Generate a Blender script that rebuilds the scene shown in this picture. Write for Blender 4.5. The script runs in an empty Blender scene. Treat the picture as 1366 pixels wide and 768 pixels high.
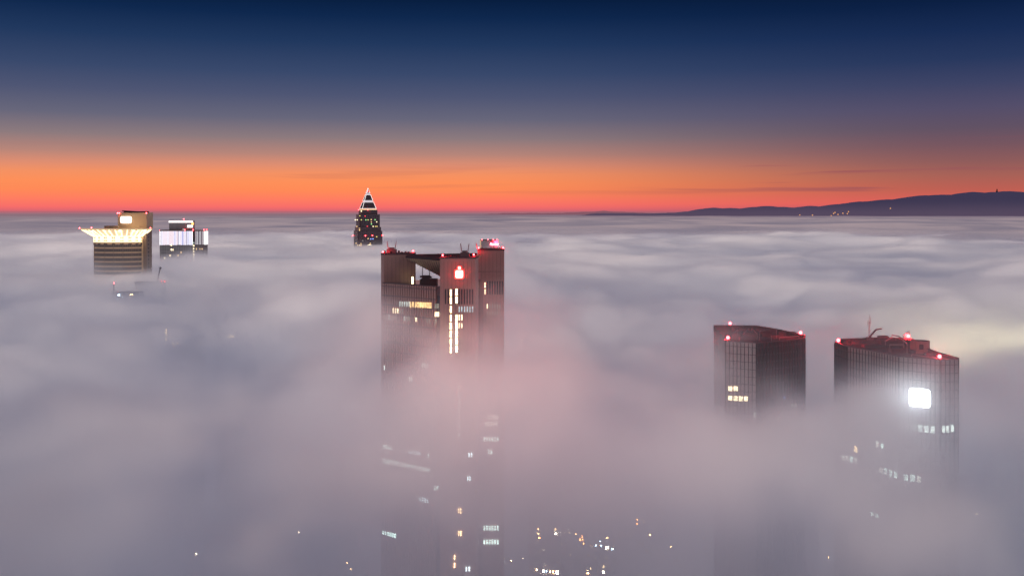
import bpy, math, random
from mathutils import Vector
random.seed(7)
sc = bpy.context.scene
COL = sc.collection
F = 1400.0; CX = 683.0; HY = 283.0; EYE = 200.0     # focal length in photo pixels, horizon row, eye height

# ------------------------------------------------------------------ camera
cam = bpy.data.cameras.new('camera'); camo = bpy.data.objects.new('camera', cam); COL.objects.link(camo)
sc.camera = camo
camo.location = (0, 0, EYE); camo.rotation_euler = (math.pi/2, 0, 0)
cam.sensor_width = 36; cam.lens = 36*F/1366; cam.shift_y = -101/1366
cam.clip_start = 1; cam.clip_end = 200000

# ------------------------------------------------------------------ materials
def lin(c):
    return tuple(((v/255)/12.92 if v <= 10 else (((v/255)+.055)/1.055)**2.4) for v in c) + (1,)

def mat(name, col, rough=.7, metal=0, noise=.0, scale=.3, emit=None, es=0, spec=.5):
    m = bpy.data.materials.new(name); m.use_nodes = True
    nt = m.node_tree; b = nt.nodes['Principled BSDF']
    c = tuple(col)+(1,)
    b.inputs['Base Color'].default_value = c
    b.inputs['Roughness'].default_value = rough; b.inputs['Metallic'].default_value = metal
    b.inputs['Specular IOR Level'].default_value = spec
    if noise:
        tc = nt.nodes.new('ShaderNodeTexCoord'); mp = nt.nodes.new('ShaderNodeMapping')
        mp.inputs['Scale'].default_value = (1, 1, .25)
        n = nt.nodes.new('ShaderNodeTexNoise'); n.inputs['Scale'].default_value = scale; n.inputs['Detail'].default_value = 5
        mx = nt.nodes.new('ShaderNodeMix'); mx.data_type = 'RGBA'
        nt.links.new(tc.outputs['Object'], mp.inputs[0]); nt.links.new(mp.outputs[0], n.inputs[0])
        nt.links.new(n.outputs[0], mx.inputs[0])
        mx.inputs[6].default_value = tuple(v*(1-noise) for v in col)+(1,)
        mx.inputs[7].default_value = tuple(min(1, v*(1+noise)) for v in col)+(1,)
        nt.links.new(mx.outputs[2], b.inputs['Base Color'])
    if emit:
        b.inputs['Emission Color'].default_value = tuple(emit)+(1,)
        b.inputs['Emission Strength'].default_value = es
        try: m.cycles.emission_sampling = 'NONE'
        except Exception: pass
    return m

def lit(name, col, s):
    """a lit pane: furniture and blinds show as an uneven glow"""
    m = mat(name, (.3, .3, .3), .3, emit=col, es=s)
    nt = m.node_tree; b = nt.nodes['Principled BSDF']
    tc = nt.nodes.new('ShaderNodeTexCoord'); n = nt.nodes.new('ShaderNodeTexNoise'); n.inputs['Scale'].default_value = .9
    mr = nt.nodes.new('ShaderNodeMapRange'); mr.inputs['From Min'].default_value = .3; mr.inputs['From Max'].default_value = .65
    mr.inputs['To Min'].default_value = s*.45; mr.inputs['To Max'].default_value = s*1.3
    oi = nt.nodes.new('ShaderNodeObjectInfo'); ad = nt.nodes.new('ShaderNodeVectorMath')
    nt.links.new(tc.outputs['Object'], ad.inputs[0]); nt.links.new(oi.outputs['Random'], ad.inputs[1])
    sc_ = nt.nodes.new('ShaderNodeVectorMath'); sc_.operation = 'ADD'
    nt.links.new(oi.outputs['Location'], ad.inputs[1])
    nt.links.new(ad.outputs[0], n.inputs[0]); nt.links.new(n.outputs[0], mr.inputs[0])
    nt.links.new(mr.outputs[0], b.inputs['Emission Strength'])
    return m

M = {}
M['granite'] = mat('granite', (.50, .30, .26), .55, noise=.12, scale=.5)
M['granite_dark'] = mat('granite_dark', (.22, .15, .15), .5, noise=.15)
M['canopy_ribbed'] = mat('canopy_ribbed', (.55, .42, .30), .5, noise=.1)
M['dark_glass'] = mat('dark_glass', (.03, .03, .045), .12, spec=.8)
M['roof_dark'] = mat('roof_dark', (.035, .027, .035), .8, noise=.3, scale=.4)
M['roof_mid'] = mat('roof_mid', (.11, .08, .09), .7, noise=.3, scale=.4)
M['steel'] = mat('steel', (.20, .17, .18), .45, .6)
M['steel_light'] = mat('steel_light', (.5, .42, .42), .4, .5)
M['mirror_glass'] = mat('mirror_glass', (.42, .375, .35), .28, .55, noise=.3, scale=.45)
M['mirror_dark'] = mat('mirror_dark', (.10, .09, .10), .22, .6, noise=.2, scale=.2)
M['joint'] = mat('joint', (.05, .042, .045), .6)
M['tan_stone'] = mat('tan_stone', (.62, .45, .29), .6, noise=.06, scale=.3)
M['tan_dark'] = mat('tan_dark', (.24, .17, .13), .6, noise=.1)
M['brown_glass'] = mat('brown_glass', (.10, .085, .09), .25, spec=.7, noise=.25, scale=.4)
M['red_granite'] = mat('red_granite', (.13, .085, .10), .45, noise=.15)
M['grey_wall'] = mat('grey_wall', (.36, .35, .34), .5, noise=.15)
M['concrete'] = mat('concrete', (.3, .27, .25), .8, noise=.15)
M['brick'] = mat('brick', (.25, .15, .11), .85, noise=.2)
M['roof_grey'] = mat('roof_grey', (.09, .09, .10), .8, noise=.2)
M['asphalt'] = mat('asphalt', (.05, .05, .05), .9, noise=.2, scale=.05)
M['paint'] = mat('paint', (.8, .8, .78), .7)
M['pink_lit'] = mat('pink_lit', (.65, .35, .38), .6, noise=.08)
M['plant'] = mat('plant', (.05, .08, .04), .8)
def G(k, c, s, flat=False):
    M[k] = (mat(k, (.3, .3, .3), .4, emit=c, es=s) if flat else lit(k, c, s))
G('lit_warm', (1, .62, .24), 1.5); G('lit_cream', (1, .80, .48), 2.6); G('lit_pale', (.72, .88, .80), .75)
G('lit_dim', (.62, .60, .45), .32); G('lit_bluish', (.6, .8, .85), .75)
G('lit_stair', (1, .80, .40), 6.5); G('lit_stair_fog', (1, .78, .40), 18)
G('deep_pale', (.62, .9, .85), 7.5); G('deep_cool', (.6, .85, .95), 8); G('deep_warm', (1, .7, .35), 12); G('deep_dim', (.8, .85, .75), 4.5)
G('fog_pale', (.75, .92, .85), 2.2); G('fog_dim', (.75, .8, .7), .9)
G('ground_warm', (1, .62, .28), 42); G('ground_white', (1, .85, .65), 75); G('ground_blue', (.5, .75, 1), 40); G('ground_orange', (1, .42, .12), 75)
G('lit_green', (.3, 1, .3), 1.6, True); G('lit_yellow', (1, .9, .2), 1.2, True); G('lit_blue', (.15, .35, 1), 2.0, True)
G('lit_orange', (1, .30, .06), 3.0, True); G('lit_red', (1, .03, .05), 2.0, True)
G('sign_white', (1, .97, .93), 5, True); G('sign_white_cool', (.80, .92, 1), 42, True)
G('emblem_white', (1, .022, .018), 110, True); G('emblem_red', (1, .03, .02), 3.0, True)
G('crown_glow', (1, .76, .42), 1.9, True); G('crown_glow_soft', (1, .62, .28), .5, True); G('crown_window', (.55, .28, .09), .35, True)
G('edge_white', (1, .93, .9), 1.5, True); G('edge_warm', (1, .66, .30), .9, True)
G('strip_a', (.88, .86, 1), 1.0, True); G('strip_b', (1, .82, .90), .9, True); G('strip_c', (.62, .62, 1), .75, True)
G('strip_d', (1, .98, 1), 1.6, True); G('strip_e', (.72, .62, .80), .45, True)
G('red_sign', (1, .12, .17), 6, True); G('red_letters', (1, .10, .14), 30, True)
G('lamp_red', (1, .05, .06), 25, True); G('lamp_head', (1, .6, .25), 200, True); G('village', (1, .45, .15), .8, True)
G('village_bright', (1, .62, .30), 2.6, True)

for k_ in ('lit_stair_fog', 'sign_white_cool', 'crown_glow', 'emblem_red', 'emblem_white', 'red_letters'):
    M[k_].cycles.emission_sampling = 'AUTO'

# ------------------------------------------------------------------ mesh builder
class MB:
    def __init__(s): s.v = []; s.f = []
    def prism(s, ring, z0, z1, cap=True):
        n = len(ring); b = len(s.v)
        s.v += [(x, y, z0) for x, y in ring] + [(x, y, z1) for x, y in ring]
        for i in range(n):
            j = (i+1) % n; s.f.append((b+i, b+j, b+n+j, b+n+i))
        if cap: s.f.append(tuple(range(b+n, b+2*n))); s.f.append(tuple(range(b+n-1, b-1, -1)))
        return s
    def box(s, x0, x1, y0, y1, z0, z1):
        return s.prism([(x0, y0), (x1, y0), (x1, y1), (x0, y1)], z0, z1)
    def bar(s, p, q, w, h=None):
        """square bar from p to q"""
        h = h or w; p = Vector(p); q = Vector(q); d = (q-p).normalized()
        u = d.cross(Vector((0, 0, 1)))
        if u.length < 1e-3: u = Vector((1, 0, 0))
        u.normalize(); t = u.cross(d)
        b = len(s.v)
        for e in (p, q):
            for a, c in ((-1, -1), (1, -1), (1, 1), (-1, 1)):
                s.v.append(tuple(e+u*(a*w/2)+t*(c*h/2)))
        s.f += [(b, b+1, b+5, b+4), (b+1, b+2, b+6, b+5), (b+2, b+3, b+7, b+6), (b+3, b, b+4, b+7), (b+3, b+2, b+1, b), (b+4, b+5, b+6, b+7)]
        return s
    def poly(s, pts, faces):
        b = len(s.v); s.v += [tuple(p) for p in pts]; s.f += [tuple(b+i for i in f) for f in faces]; return s
    def ball(s, c, r, n=8, m=5, top=False):
        b = len(s.v)
        for j in range(m+1):
            th = math.pi*j/m * (.5 if top else 1)
            for i in range(n):
                a = 2*math.pi*i/n
                s.v.append((c[0]+r*math.sin(th)*math.cos(a), c[1]+r*math.sin(th)*math.sin(a), c[2]+r*math.cos(th)))
        for j in range(m):
            for i in range(n):
                k = (i+1) % n; s.f.append((b+j*n+i, b+(j+1)*n+i, b+(j+1)*n+k, b+j*n+k))
        return s
    def build(s, name, m, parent=None, loc=None):
        o0 = Vector(loc) if loc is not None else (parent.matrix_world_loc if False else Vector((0, 0, 0)))
        base = WORLD.get(parent.name, Vector((0, 0, 0))) if parent else Vector((0, 0, 0))
        org = Vector(loc) if loc is not None else base
        me = bpy.data.meshes.new(name); me.from_pydata([tuple(Vector(v)-org) for v in s.v], [], s.f); me.update()
        me.materials.append(m if not isinstance(m, str) else M[m])
        o = bpy.data.objects.new(name, me); COL.objects.link(o)
        if parent: o.parent = parent
        o.location = org-base; WORLD[o.name] = org
        return o
WORLD = {}

def thing(name, label, cat, loc, group=None):
    o = bpy.data.objects.new(name, None); COL.objects.link(o); o.location = loc; o.empty_display_size = 5
    o['label'] = label; o['category'] = cat
    if group: o['group'] = group
    WORLD[o.name] = Vector(loc); return o

def at(px, py, Y): return ((px-CX)/F*Y, Y, EYE-(py-HY)/F*Y)
def X(px, Y): return (px-CX)/F*Y
def Z(py, Y): return EYE-(py-HY)/F*Y

class Face:
    """a vertical wall plane through plan points A (left) and B (right), as seen from the eye"""
    def __init__(s, A, B):
        s.A = Vector(A); s.B = Vector(B); s.t = (s.B-s.A).normalized(); s.L = (s.B-s.A).length
        s.n = Vector((s.t.y, -s.t.x))
        if s.n.dot(-s.A) < 0: s.n = -s.n
    def hit(s, px, py):
        k = (px-CX)/F; d = s.B-s.A
        u = (k*s.A.y-s.A.x)/(d.x-k*d.y); y = s.A.y+u*d.y
        return u*s.L, y, EYE-(py-HY)/F*y
    def slab(s, mb, u0, u1, z0, z1, d0, d1):
        a = s.A+s.t*u0; b = s.A+s.t*u1
        mb.prism([tuple(a+s.n*d1), tuple(b+s.n*d1), tuple(b+s.n*d0), tuple(a+s.n*d0)], z0, z1)
    def pane(s, px, py, w, h, m, parent, name='window', out=.12):
        u, y, z = s.hit(px, py)
        cosv = abs(s.t.x-(px-CX)/F*s.t.y)
        ww = w/F*y/max(.2, cosv); hh = h/F*y
        mb = MB(); s.slab(mb, u-ww/2, u+ww/2, z-hh/2, z+hh/2, -.05, out)
        p = s.A+s.t*u
        return mb.build(name, m, parent, loc=(p.x, p.y, z))

def facade(face, z0, z1, nb, fh, pier=.55, pd=.35, band=.25, bd=.2, ztop=None):
    """piers and floor bands standing proud of a wall, one mesh"""
    a = MB(); b = MB(); bw = face.L/nb
    for i in range(nb):
        face.slab(a, i*bw+bw*(1-pier)/2, i*bw+bw*(1+pier)/2, z0, z1-.02, .003, pd)
    z = z1-fh*.3
    while z > z0:
        face.slab(b, .02, face.L-.02, z-band/2, z+band/2, .006, bd); z -= fh
    return a, b

def red_lamp(parent, p, power=260, s=.55):
    mb = MB(); mb.box(p[0]-.25*s, p[0]+.25*s, p[1]-.25*s, p[1]+.25*s, p[2]-.9*s, p[2]-.1)
    h = mb.build('warning_lamp', 'steel', parent, loc=p)
    MB().ball(p, s*.62).build('bulb', 'lamp_red', h)
    l = bpy.data.lights.new('lamp_light', 'POINT'); l.energy = power; l.color = (1, .015, .03); l.shadow_soft_size = s*.75
    lo = bpy.data.objects.new('lamp_light', l); COL.objects.link(lo); lo.parent = h
    lo.location = (0, 0, .02)
    return h

def light(kind, loc, power, color, size=1, rot=None, parent=None, sy=None):
    l = bpy.data.lights.new('glow_light', kind); l.energy = power; l.color = color
    if kind == 'POINT': l.shadow_soft_size = size
    else:
        l.size = size
        if sy: l.shape = 'RECTANGLE'; l.size_y = sy
    lo = bpy.data.objects.new('glow_light', l); COL.objects.link(lo)
    base = WORLD.get(parent.name, Vector((0, 0, 0))) if parent else Vector((0, 0, 0))
    if parent: lo.parent = parent
    lo.location = Vector(loc)-base
    if rot: lo.rotation_euler = rot
    return lo

def rrect(cx, cz, w, h, r, n=5):
    pts = []
    for qx, qz, a0 in ((1, 1, 0), (-1, 1, 90), (-1, -1, 180), (1, -1, 270)):
        for i in range(n+1):
            a = math.radians(a0+90*i/n)
            pts.append((cx+qx*(w/2-r)+r*math.cos(a), cz+qz*(h/2-r)+r*math.sin(a)))
    return pts
def plate(face, px, py, wpx, hpx, rpx, d0, d1, name, m, parent, circle=False):
    u, y, z = face.hit(px, py); k = y/F
    pts = rrect(u, z, wpx*k, hpx*k, min(rpx*k, wpx*k/2-.001, hpx*k/2-.001))
    mb = MB(); n = len(pts)
    def P(a, d): q = face.A+face.t*a[0]+face.n*d; return (q.x, q.y, a[1])
    v = [P(a, d0) for a in pts]+[P(a, d1) for a in pts]
    f = [tuple(range(n, 2*n))]+[(i, (i+1) % n, n+(i+1) % n, n+i) for i in range(n)]
    mb.poly(v, f); q = face.A+face.t*u
    return mb.build(name, m, parent, loc=(q.x, q.y, z))

# ================================================================== TRIANGULAR TOWER (centre)
def triangular_tower():
    top = 184.0
    t = thing('office_tower', 'triangular brown tower with three corner shafts and a red lit emblem', 'skyscraper', (-22, 388, 0))
    Yc, Yl, Yr = 361., 393., 415.
    # corner shafts
    cl, cr = X(587, Yc), X(634, Yc)
    fc = Face((cl, Yc), (cr, Yc+.6))
    MB().prism([(cl, Yc), (cr, Yc+.6), (cr+.8, Yc+9), (cl+2, Yc+11)], 0, top).build('corner_shaft', 'granite', t)
    ll, lr = X(512, Yl), X(554.5, Yl+3)
    fl = Face((ll, Yl), (lr, Yl+3))
    MB().prism([(X(508.3, Yl+2), Yl+2), (ll, Yl), (lr, Yl+3), (lr-1, Yl+13), (ll-1, Yl+10)], 0, top).build('corner_shaft', 'granite', t)
    rl, rr = X(637, Yr), X(672.7, Yr+1)
    fr = Face((rl, Yr), (rr, Yr+1))
    MB().prism([(rl, Yr), (rr, Yr+1), (rr-1, Yr+12), (rl+1, Yr+11)], 0, top+.8).build('corner_shaft', 'granite', t)
    # vertical panel joints on the shafts
    for fc_, n, zt in ((fc, 9, top), (fl, 8, top), (fr, 7, top+.8)):
        mb = MB()
        for i in range(1, n): fc_.slab(mb, fc_.L*i/n-.05, fc_.L*i/n+.05, 40, zt-1, .004, .03)
        mb.build('panel_joint', 'granite_dark', t)
    for z in (176.5, 168.8):
        mb = MB(); fr.slab(mb, .1, fr.L-.1, z-.08, z+.08, .005, .06); mb.build('panel_joint', 'granite_dark', t)
    # dark roof edge caps and flat roofs
    for ring, zt in (([(cl-.15, Yc-.15), (cr+.15, Yc+.45), (cr+.9, Yc+9.2), (cl+2, Yc+11.2)], top),
                     ([(X(508.3, Yl+2)-.15, Yl+2), (ll, Yl-.2), (lr+.1, Yl+2.8), (lr-.9, Yl+13.2), (ll-1, Yl+10.2)], top),
                     ([(rl-.15, Yr-.15), (rr+.15, Yr+.85), (rr-.9, Yr+12.2), (rl+1, Yr+11.2)], top+.8)):
        MB().prism(ring, zt+.004, zt+.5).build('roof_edge', 'roof_mid', t)
    # office body between the shafts
    A = (X(511, 389), 389.); B = (cl+.6, Yc+6)
    bodytop = Z(377.5, 389)
    ring = [A, B, (cr-.5, Yc+5), (rl+1.2, Yr+3), (rl+.5, Yr+10), (lr-2, Yl+12), (A[0]+.5, Yl+6)]
    MB().prism(ring, 0, bodytop).build('glass_wall', 'dark_glass', t)
    fb = Face(A, B)
    a, b = facade(Face(A, tuple(fb.A+fb.t*(fb.L*.905))), 30, bodytop, 23, 3.4, pier=.62, pd=.45, band=.35, bd=.5)
    a.build('facade_pier', 'granite', t); b.build('floor_band', 'granite_dark', t)
    mb = MB(); fb.slab(mb, .1, fb.L*.905, bodytop+.004, bodytop+.35, -.4, .3); mb.build('parapet', 'roof_mid', t)
    # shaded recess by the middle shaft
    mb = MB(); fb.slab(mb, fb.L*.91, fb.L*.985, bodytop-3.0, bodytop+.3, .01, .2); mb.build('recess_panel', 'roof_mid', t)
    # recess between middle and rear shaft, with a panel coloured pink for the light on it
    fgap = Face((cr-.5, Yc+5), (rl+1.2, Yr+3))
    MB().box(X(637.3, 413), X(644.5, 413), 412.4, 414.9, 40, 170).build('recess_wall', 'granite_dark', t)
    MB().box(X(636.2, 411), X(640.5, 411), 410.8, 412.2, Z(373, 411), Z(364, 411)).build('pink_lit_panel', 'pink_lit', t)
    # hanging inverted pyramid roof between the three shafts
    def K(px, py, Y): return at(px, py, Y)
    a1 = Vector((X(540, 386), 386., top-.9)); a2 = Vector((X(590, 365), 366., top-1.0)); a3 = Vector((X(645, 412), 414., top-.8)); ap = Vector((X(600, 387), 387., 174.6))
    MB().poly([a1, a2, a3, ap], [(0, 1, 3), (1, 2, 3), (2, 0, 3)]).build('hanging_pyramid', 'canopy_ribbed', t)
    mb = MB()
    for i in range(1, 17):
        p = a1.lerp(ap, i/17); q = a1.lerp(a2, i/17); dn = Vector((0, -.1, -.1))
        mb.bar(p+dn, q+dn, .16, .2)
    mb.build('rib', 'granite_dark', t)
    # roof plate above the pyramid with its dark glazed slope
    mb = MB(); z0, z1 = top-.88, top-.05
    mb.prism([(X(541, 386), 385.8), (X(589, 365), 365.8), (X(636, 408), 413), (X(556, 398), 402)], z0, z1)
    mb.build('roof_plate', 'roof_dark', t)
    mb = MB(); p = Vector((X(541, 386), 385.7, 0)); q = Vector((X(589, 365), 365.7, 0)); nseg = 18
    for i in range(nseg):
        s_ = p.lerp(q, (i+.1)/nseg); e_ = p.lerp(q, (i+.9)/nseg)
        mb.poly([(s_.x, s_.y, z0+.02), (e_.x, e_.y, z0+.02), (e_.x+.4, e_.y+1.5, z1+.5), (s_.x+.4, s_.y+1.5, z1+.5)], [(0, 1, 2, 3)])
    mb.build('roof_glazing', 'roof_mid', t)
    # terrace machinery below the pyramid
    mb = MB()
    mb.box(X(561, 388), X(583, 388), 385, 392, bodytop+.01, bodytop+1.6)
    mb.box(X(564, 388), X(574, 388), 384, 388, bodytop+1.6, bodytop+3.0)
    mb.bar((X(560, 386), 386, bodytop+2.6), (X(576, 386), 386, bodytop+2.4), .7)
    mb.build('roof_machine', 'roof_dark', t)
    for px in (563.5, 573.2): MB().bar((X(px, 386), 386, bodytop+2.5), (X(px, 386), 386, Z(357, 386)), .28).build('hoist_mast', 'steel', t)
    fl2 = Face(A, B)
    w = MB(); u, y, z = fb.hit(550, 374)
    w.box(X(549.3, 390.5), X(551.4, 390.5), 390.2, 390.7, Z(378, 390), Z(369.3, 390)); w.build('lit_door', 'lit_stair', t)
    # cleaning hoists on the roofs: a carriage with two upright arms
    for (p0, p1, Y, yb, yt, zb) in ((517, 528, 399, 340, 327.5, top+.5), (615, 625, 367, 345, 330.5, top+.5)):
        mb = MB(); mb.box(X(p0-1, Y), X(p1+1, Y), Y-1, Y+1.5, zb, zb+1.4); mb.box(X(p0+2, Y), X(p1-2, Y), Y-1.3, Y+.5, zb+1.4, zb+2.1)
        h = mb.build('cleaning_hoist', 'steel', t)
        for a_, lean in ((p0, -.5), (p1, .6)):
            MB().bar((X(a_, Y)-lean*.6, Y, zb+1), (X(a_, Y)+lean*.3, Y, zb+1+(yb-yt)/F*Y*.93), .32).build('hoist_arm', 'steel_light', h)
    MB().bar((X(637.5, 415), 415, top+1), (X(635, 415), 415, top+1+9.5/F*415), .4).build('hoist_arm', 'steel_light', t)
    vents = [(px, 399, 2.2, .5, random.uniform(.4, 1.2)) for px in (540, 544, 531, 535, 512, 521)]+[(640+i*2.6, 420, 1.4, 1.3, random.uniform(.3, .9)) for i in range(12)]+[(595+i*3, 368, 1.6, .5, random.uniform(.2, .5)) for i in range(6)]
    for px, Y, w_, b_, h_ in vents: MB().box(X(px, Y), X(px+w_, Y), Y-1, Y+1, top+b_, top+b_+h_).build('roof_vent', 'roof_mid', t)
    # slot windows
    def slot(face, px, y0, y1, w, m, name='window'):
        return face.pane(px, (y0+y1)/2, w, y1-y0, m, t, name, out=.06)
    for i in range(11):
        px = 594.4+i*3.6
        if i in (2, 4): continue
        slot(fc, px, 385.5, 405.5, 1.9, 'dark_glass')
    for i in range(1, 8): slot(fr, 647+i*3.3, 375, 392.5, 1.7, 'dark_glass')
    for y in (375+5, 389): slot(fr, 647, y-3.3, y+3.6, 1.5, 'lit_cream')
    # lit stair columns of the middle shaft
    for y in (390.5, 400.8, 412.5, 424, 434.7, 445.3, 456, 466.2): slot(fc, 601.4, y-4.3, y+4.3, 2.1, 'lit_stair' if y < 430 else 'lit_stair_fog')
    for y in (389.5, 400, 424, 434, 444.6, 454.8, 465.3): slot(fc, 609, y-4.4, y+4.4, 2.5, 'lit_stair' if y < 430 else 'lit_stair_fog')
    for x_ in (612.6, 616): slot(fc, x_, 419.5, 427, 1.6, 'lit_cream'); slot(fc, x_, 430.5, 437.5, 1.5, 'lit_cream')
    for x_ in (612.6, 616, 619.8, 623.4, 627, 630.4): slot(fc, x_, 408.5, 416, 1.5, 'lit_bluish')
    for x_ in (650, 653.5, 657, 660.3, 663.6, 666.9):
        slot(fr, x_, 405.5, 411.5, 1.2, 'lit_dim' if x_ != 650 else 'lit_cream'); slot(fr, x_, 415, 420, 1.2, 'lit_dim')
    P = lambda f, x_, y, m, w=1.7, h=7: f.pane(x_, y, w, h, m, t, 'window', out=.5)
    for i in range(9): P(fb, 549+i*3.25, 406.2+i*.12, 'lit_warm', 1.9, 7.6)
    for i in range(5): P(fb, 534.6+i*3.1, 405.3+i*.1, 'lit_pale', 1.2, 7)
    for i in range(5): P(fb, 525.8+i*3, 414.2+i*.2, 'lit_cream' if i < 3 else 'lit_dim', 1.2, 6.5)
    for i in range(6): P(fb, 514.2+i*3, 422.6+i*.2, 'lit_pale' if i == 2 else 'lit_dim', 1.3, 6.5)
    for i in range(3): P(fb, 540.5+i*3, 424.6, 'lit_pale' if i < 1 else 'lit_dim', 1.3, 6)
    P(fb, 556, 426, 'lit_cream', 1.6, 5.5)
    for x_, y, m in ((571, 427.5, 'lit_dim'), (574.2, 428, 'lit_dim'), (582, 408, 'lit_dim'), (585, 408, 'lit_dim'), (582, 419, 'lit_cream'), (585, 419, 'lit_cream'), (582, 428.5, 'lit_dim')):
        P(fb, x_, y, m, 1.5, 6)
    # windows seen dimly through the fog below
    Q = lambda f, x_, y, m, w=1.5, h=5.5: f.pane(x_, y, w, h, m, t, 'window', out=.5)
    for x_, y in ((514, 490), (565, 487), (568, 487.5), (571.5, 488), (547.4, 505), (549.8, 505.3), (568, 507)): Q(fb, x_, y, 'fog_pale')
    for i in range(4): Q(fb, 513.5+i*3, 595.5+i*.4, 'deep_pale')
    for i in range(21): Q(fb, 513+i*2.95, 614+i*.62, 'deep_pale', 1.6, 6)
    for i in range(5): Q(fb, 548+i*3.2, 602+i*.5, 'deep_cool')
    for i in range(4): Q(fb, 562+i*3.2, 665+i*.6, 'deep_cool')
    for i in range(6): Q(fb, 512.5+i*3.1, 709.5+i*.8, 'deep_pale')
    for x_, y in ((573, 607), (581, 650), (584, 650)): Q(fb, x_, y, 'deep_pale')
    for i in range(6): Q(fr, 646+i*3.6, 585, 'deep_pale'); Q(fr, 646+i*3.6, 703.5, 'deep_pale', 1.6, 6); Q(fr, 646+i*3.6, 722, 'deep_pale', 1.6, 6)
    for i in range(4): Q(fr, 652+i*3.6, 556, 'deep_dim')
    for i in range(5): Q(fr, 648+i*3.6, 565, 'deep_dim')
    for x_ in (652, 655.5): Q(fr, x_, 602, 'deep_pale')
    for y in (516, 526, 536, 547, 557, 568, 580): Q(fc, 612.5, y, 'deep_dim', 1.2, 3.5)
    for x_, y in ((626, 606), (629, 606), (624, 637.5), (627, 637.5), (622, 758), (626, 758)): Q(fc, x_, y, 'deep_cool')
    for x_, y in ((612, 680.6), (614.6, 680.6), (612, 710.7), (614.6, 710.7), (606.4, 742.5), (606.4, 753)): Q(fc, x_, y, 'deep_warm', 1.6, 6)
    # red emblem: square with a ball above
    e = plate(fc, 612.6, 365.5, 12.4, 12.4, 2.2, .05, .5, 'emblem', 'emblem_red', t)
    plate(fc, 612.6, 365.5, 9.8, 9.8, 2.2, .5, .72, 'emblem_face', 'emblem_white', e)
    e2 = plate(fc, 612.8, 357.3, 5.6, 5.6, 2.8, .05, .5, 'emblem_ball', 'emblem_red', t)
    plate(fc, 612.8, 357.3, 3.6, 3.6, 1.8, .5, .72, 'ball_face', 'emblem_white', e2)
    u, y, z = fc.hit(612.6, 364)
    light('AREA', (fc.A.x+fc.t.x*u, fc.A.y-3.4, z), 2300, (1, .02, .015), 2.4, (math.radians(-90), 0, 0), e)  # added red light without a fixture, for the emblem's halo
    for p in (at(511, 338.5, 394), at(518, 336.5, 400), at(551, 339.5, 404), at(590.5, 342, 364), at(632, 341, 368), at(638.5, 335, 414), at(671, 336, 417)):
        red_lamp(t, (p[0], p[1], (top+1.1 if p[1] < 410 else top+1.9)), 1600, .5)
    return t
triangular_tower()

# ================================================================== TWIN MIRROR TOWERS (right)
def ringpt(px, py, Zr):
    Y = (EYE-Zr)*F/(py-HY); return (X(px, Y), Y)

def mirror_tower(label, front, back, Zr, mats, grid, roof_fn, wins, extra=None):
    ring = [ringpt(a, b, Zr) for a, b in front+back]
    cx = sum(p[0] for p in ring)/len(ring); cy = sum(p[1] for p in ring)/len(ring)
    t = thing('mirror_tower', label, 'skyscraper', (cx, cy, 0), 'twin mirrored bank towers')
    nf = len(front)
    faces = []
    mb = MB().prism(ring, 0, Zr-1.4)                       # core with the sunken roof deck
    mb.build('roof_deck', 'roof_dark', t)
    for i in range(len(ring)):
        A, B = ring[i], ring[(i+1) % len(ring)]
        f = Face(A, B)
        outn = Vector((f.t.y, -f.t.x))                     # ring runs counter-clockwise seen from above
        f.n = outn
        if f.L < .5: continue
        w = MB(); f.slab(w, 0, f.L, 0, Zr, .003, .3)
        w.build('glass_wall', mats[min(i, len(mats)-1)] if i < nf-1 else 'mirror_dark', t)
        if i < nf-1:
            nb = max(2, round(f.L/grid[0]))
            g = MB(); bw = f.L/nb
            for k in range(nb+1): f.slab(g, k*bw-.085, k*bw+.085, 20, Zr-.1, .301, .52)
            z = Zr-grid[1]*.6
            while z > 60:
                f.slab(g, .03, f.L-.03, z-.07, z+.07, .302, .45); z -= grid[1]
            g.build('facade_grid', 'joint', t)
        # parapet
        p = MB(); f.slab(p, 0, f.L, Zr+.003, Zr+.35, -.35, .36); p.build('parapet', 'roof_mid', t)
        f.A = f.A+f.n*.3; f.B = f.B+f.n*.3; faces.append(f)
    for (fi, px, py, w, h, m) in wins:
        faces[fi].pane(px, py, w, h, m, t, 'window', out=.28)
    roof_fn(t, Zr)
    return t, faces

def roof_clutter(t, Zr, cells, seed):
    r = random.Random(seed)
    for (px, py, w, d, h) in cells:
        x, y = ringpt(px, py, Zr-1.4)
        MB().box(x-w/2, x+w/2, y-d/2, y+d/2, Zr-1.39, Zr-1.4+h).build('roof_unit', 'roof_mid', t)

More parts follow.
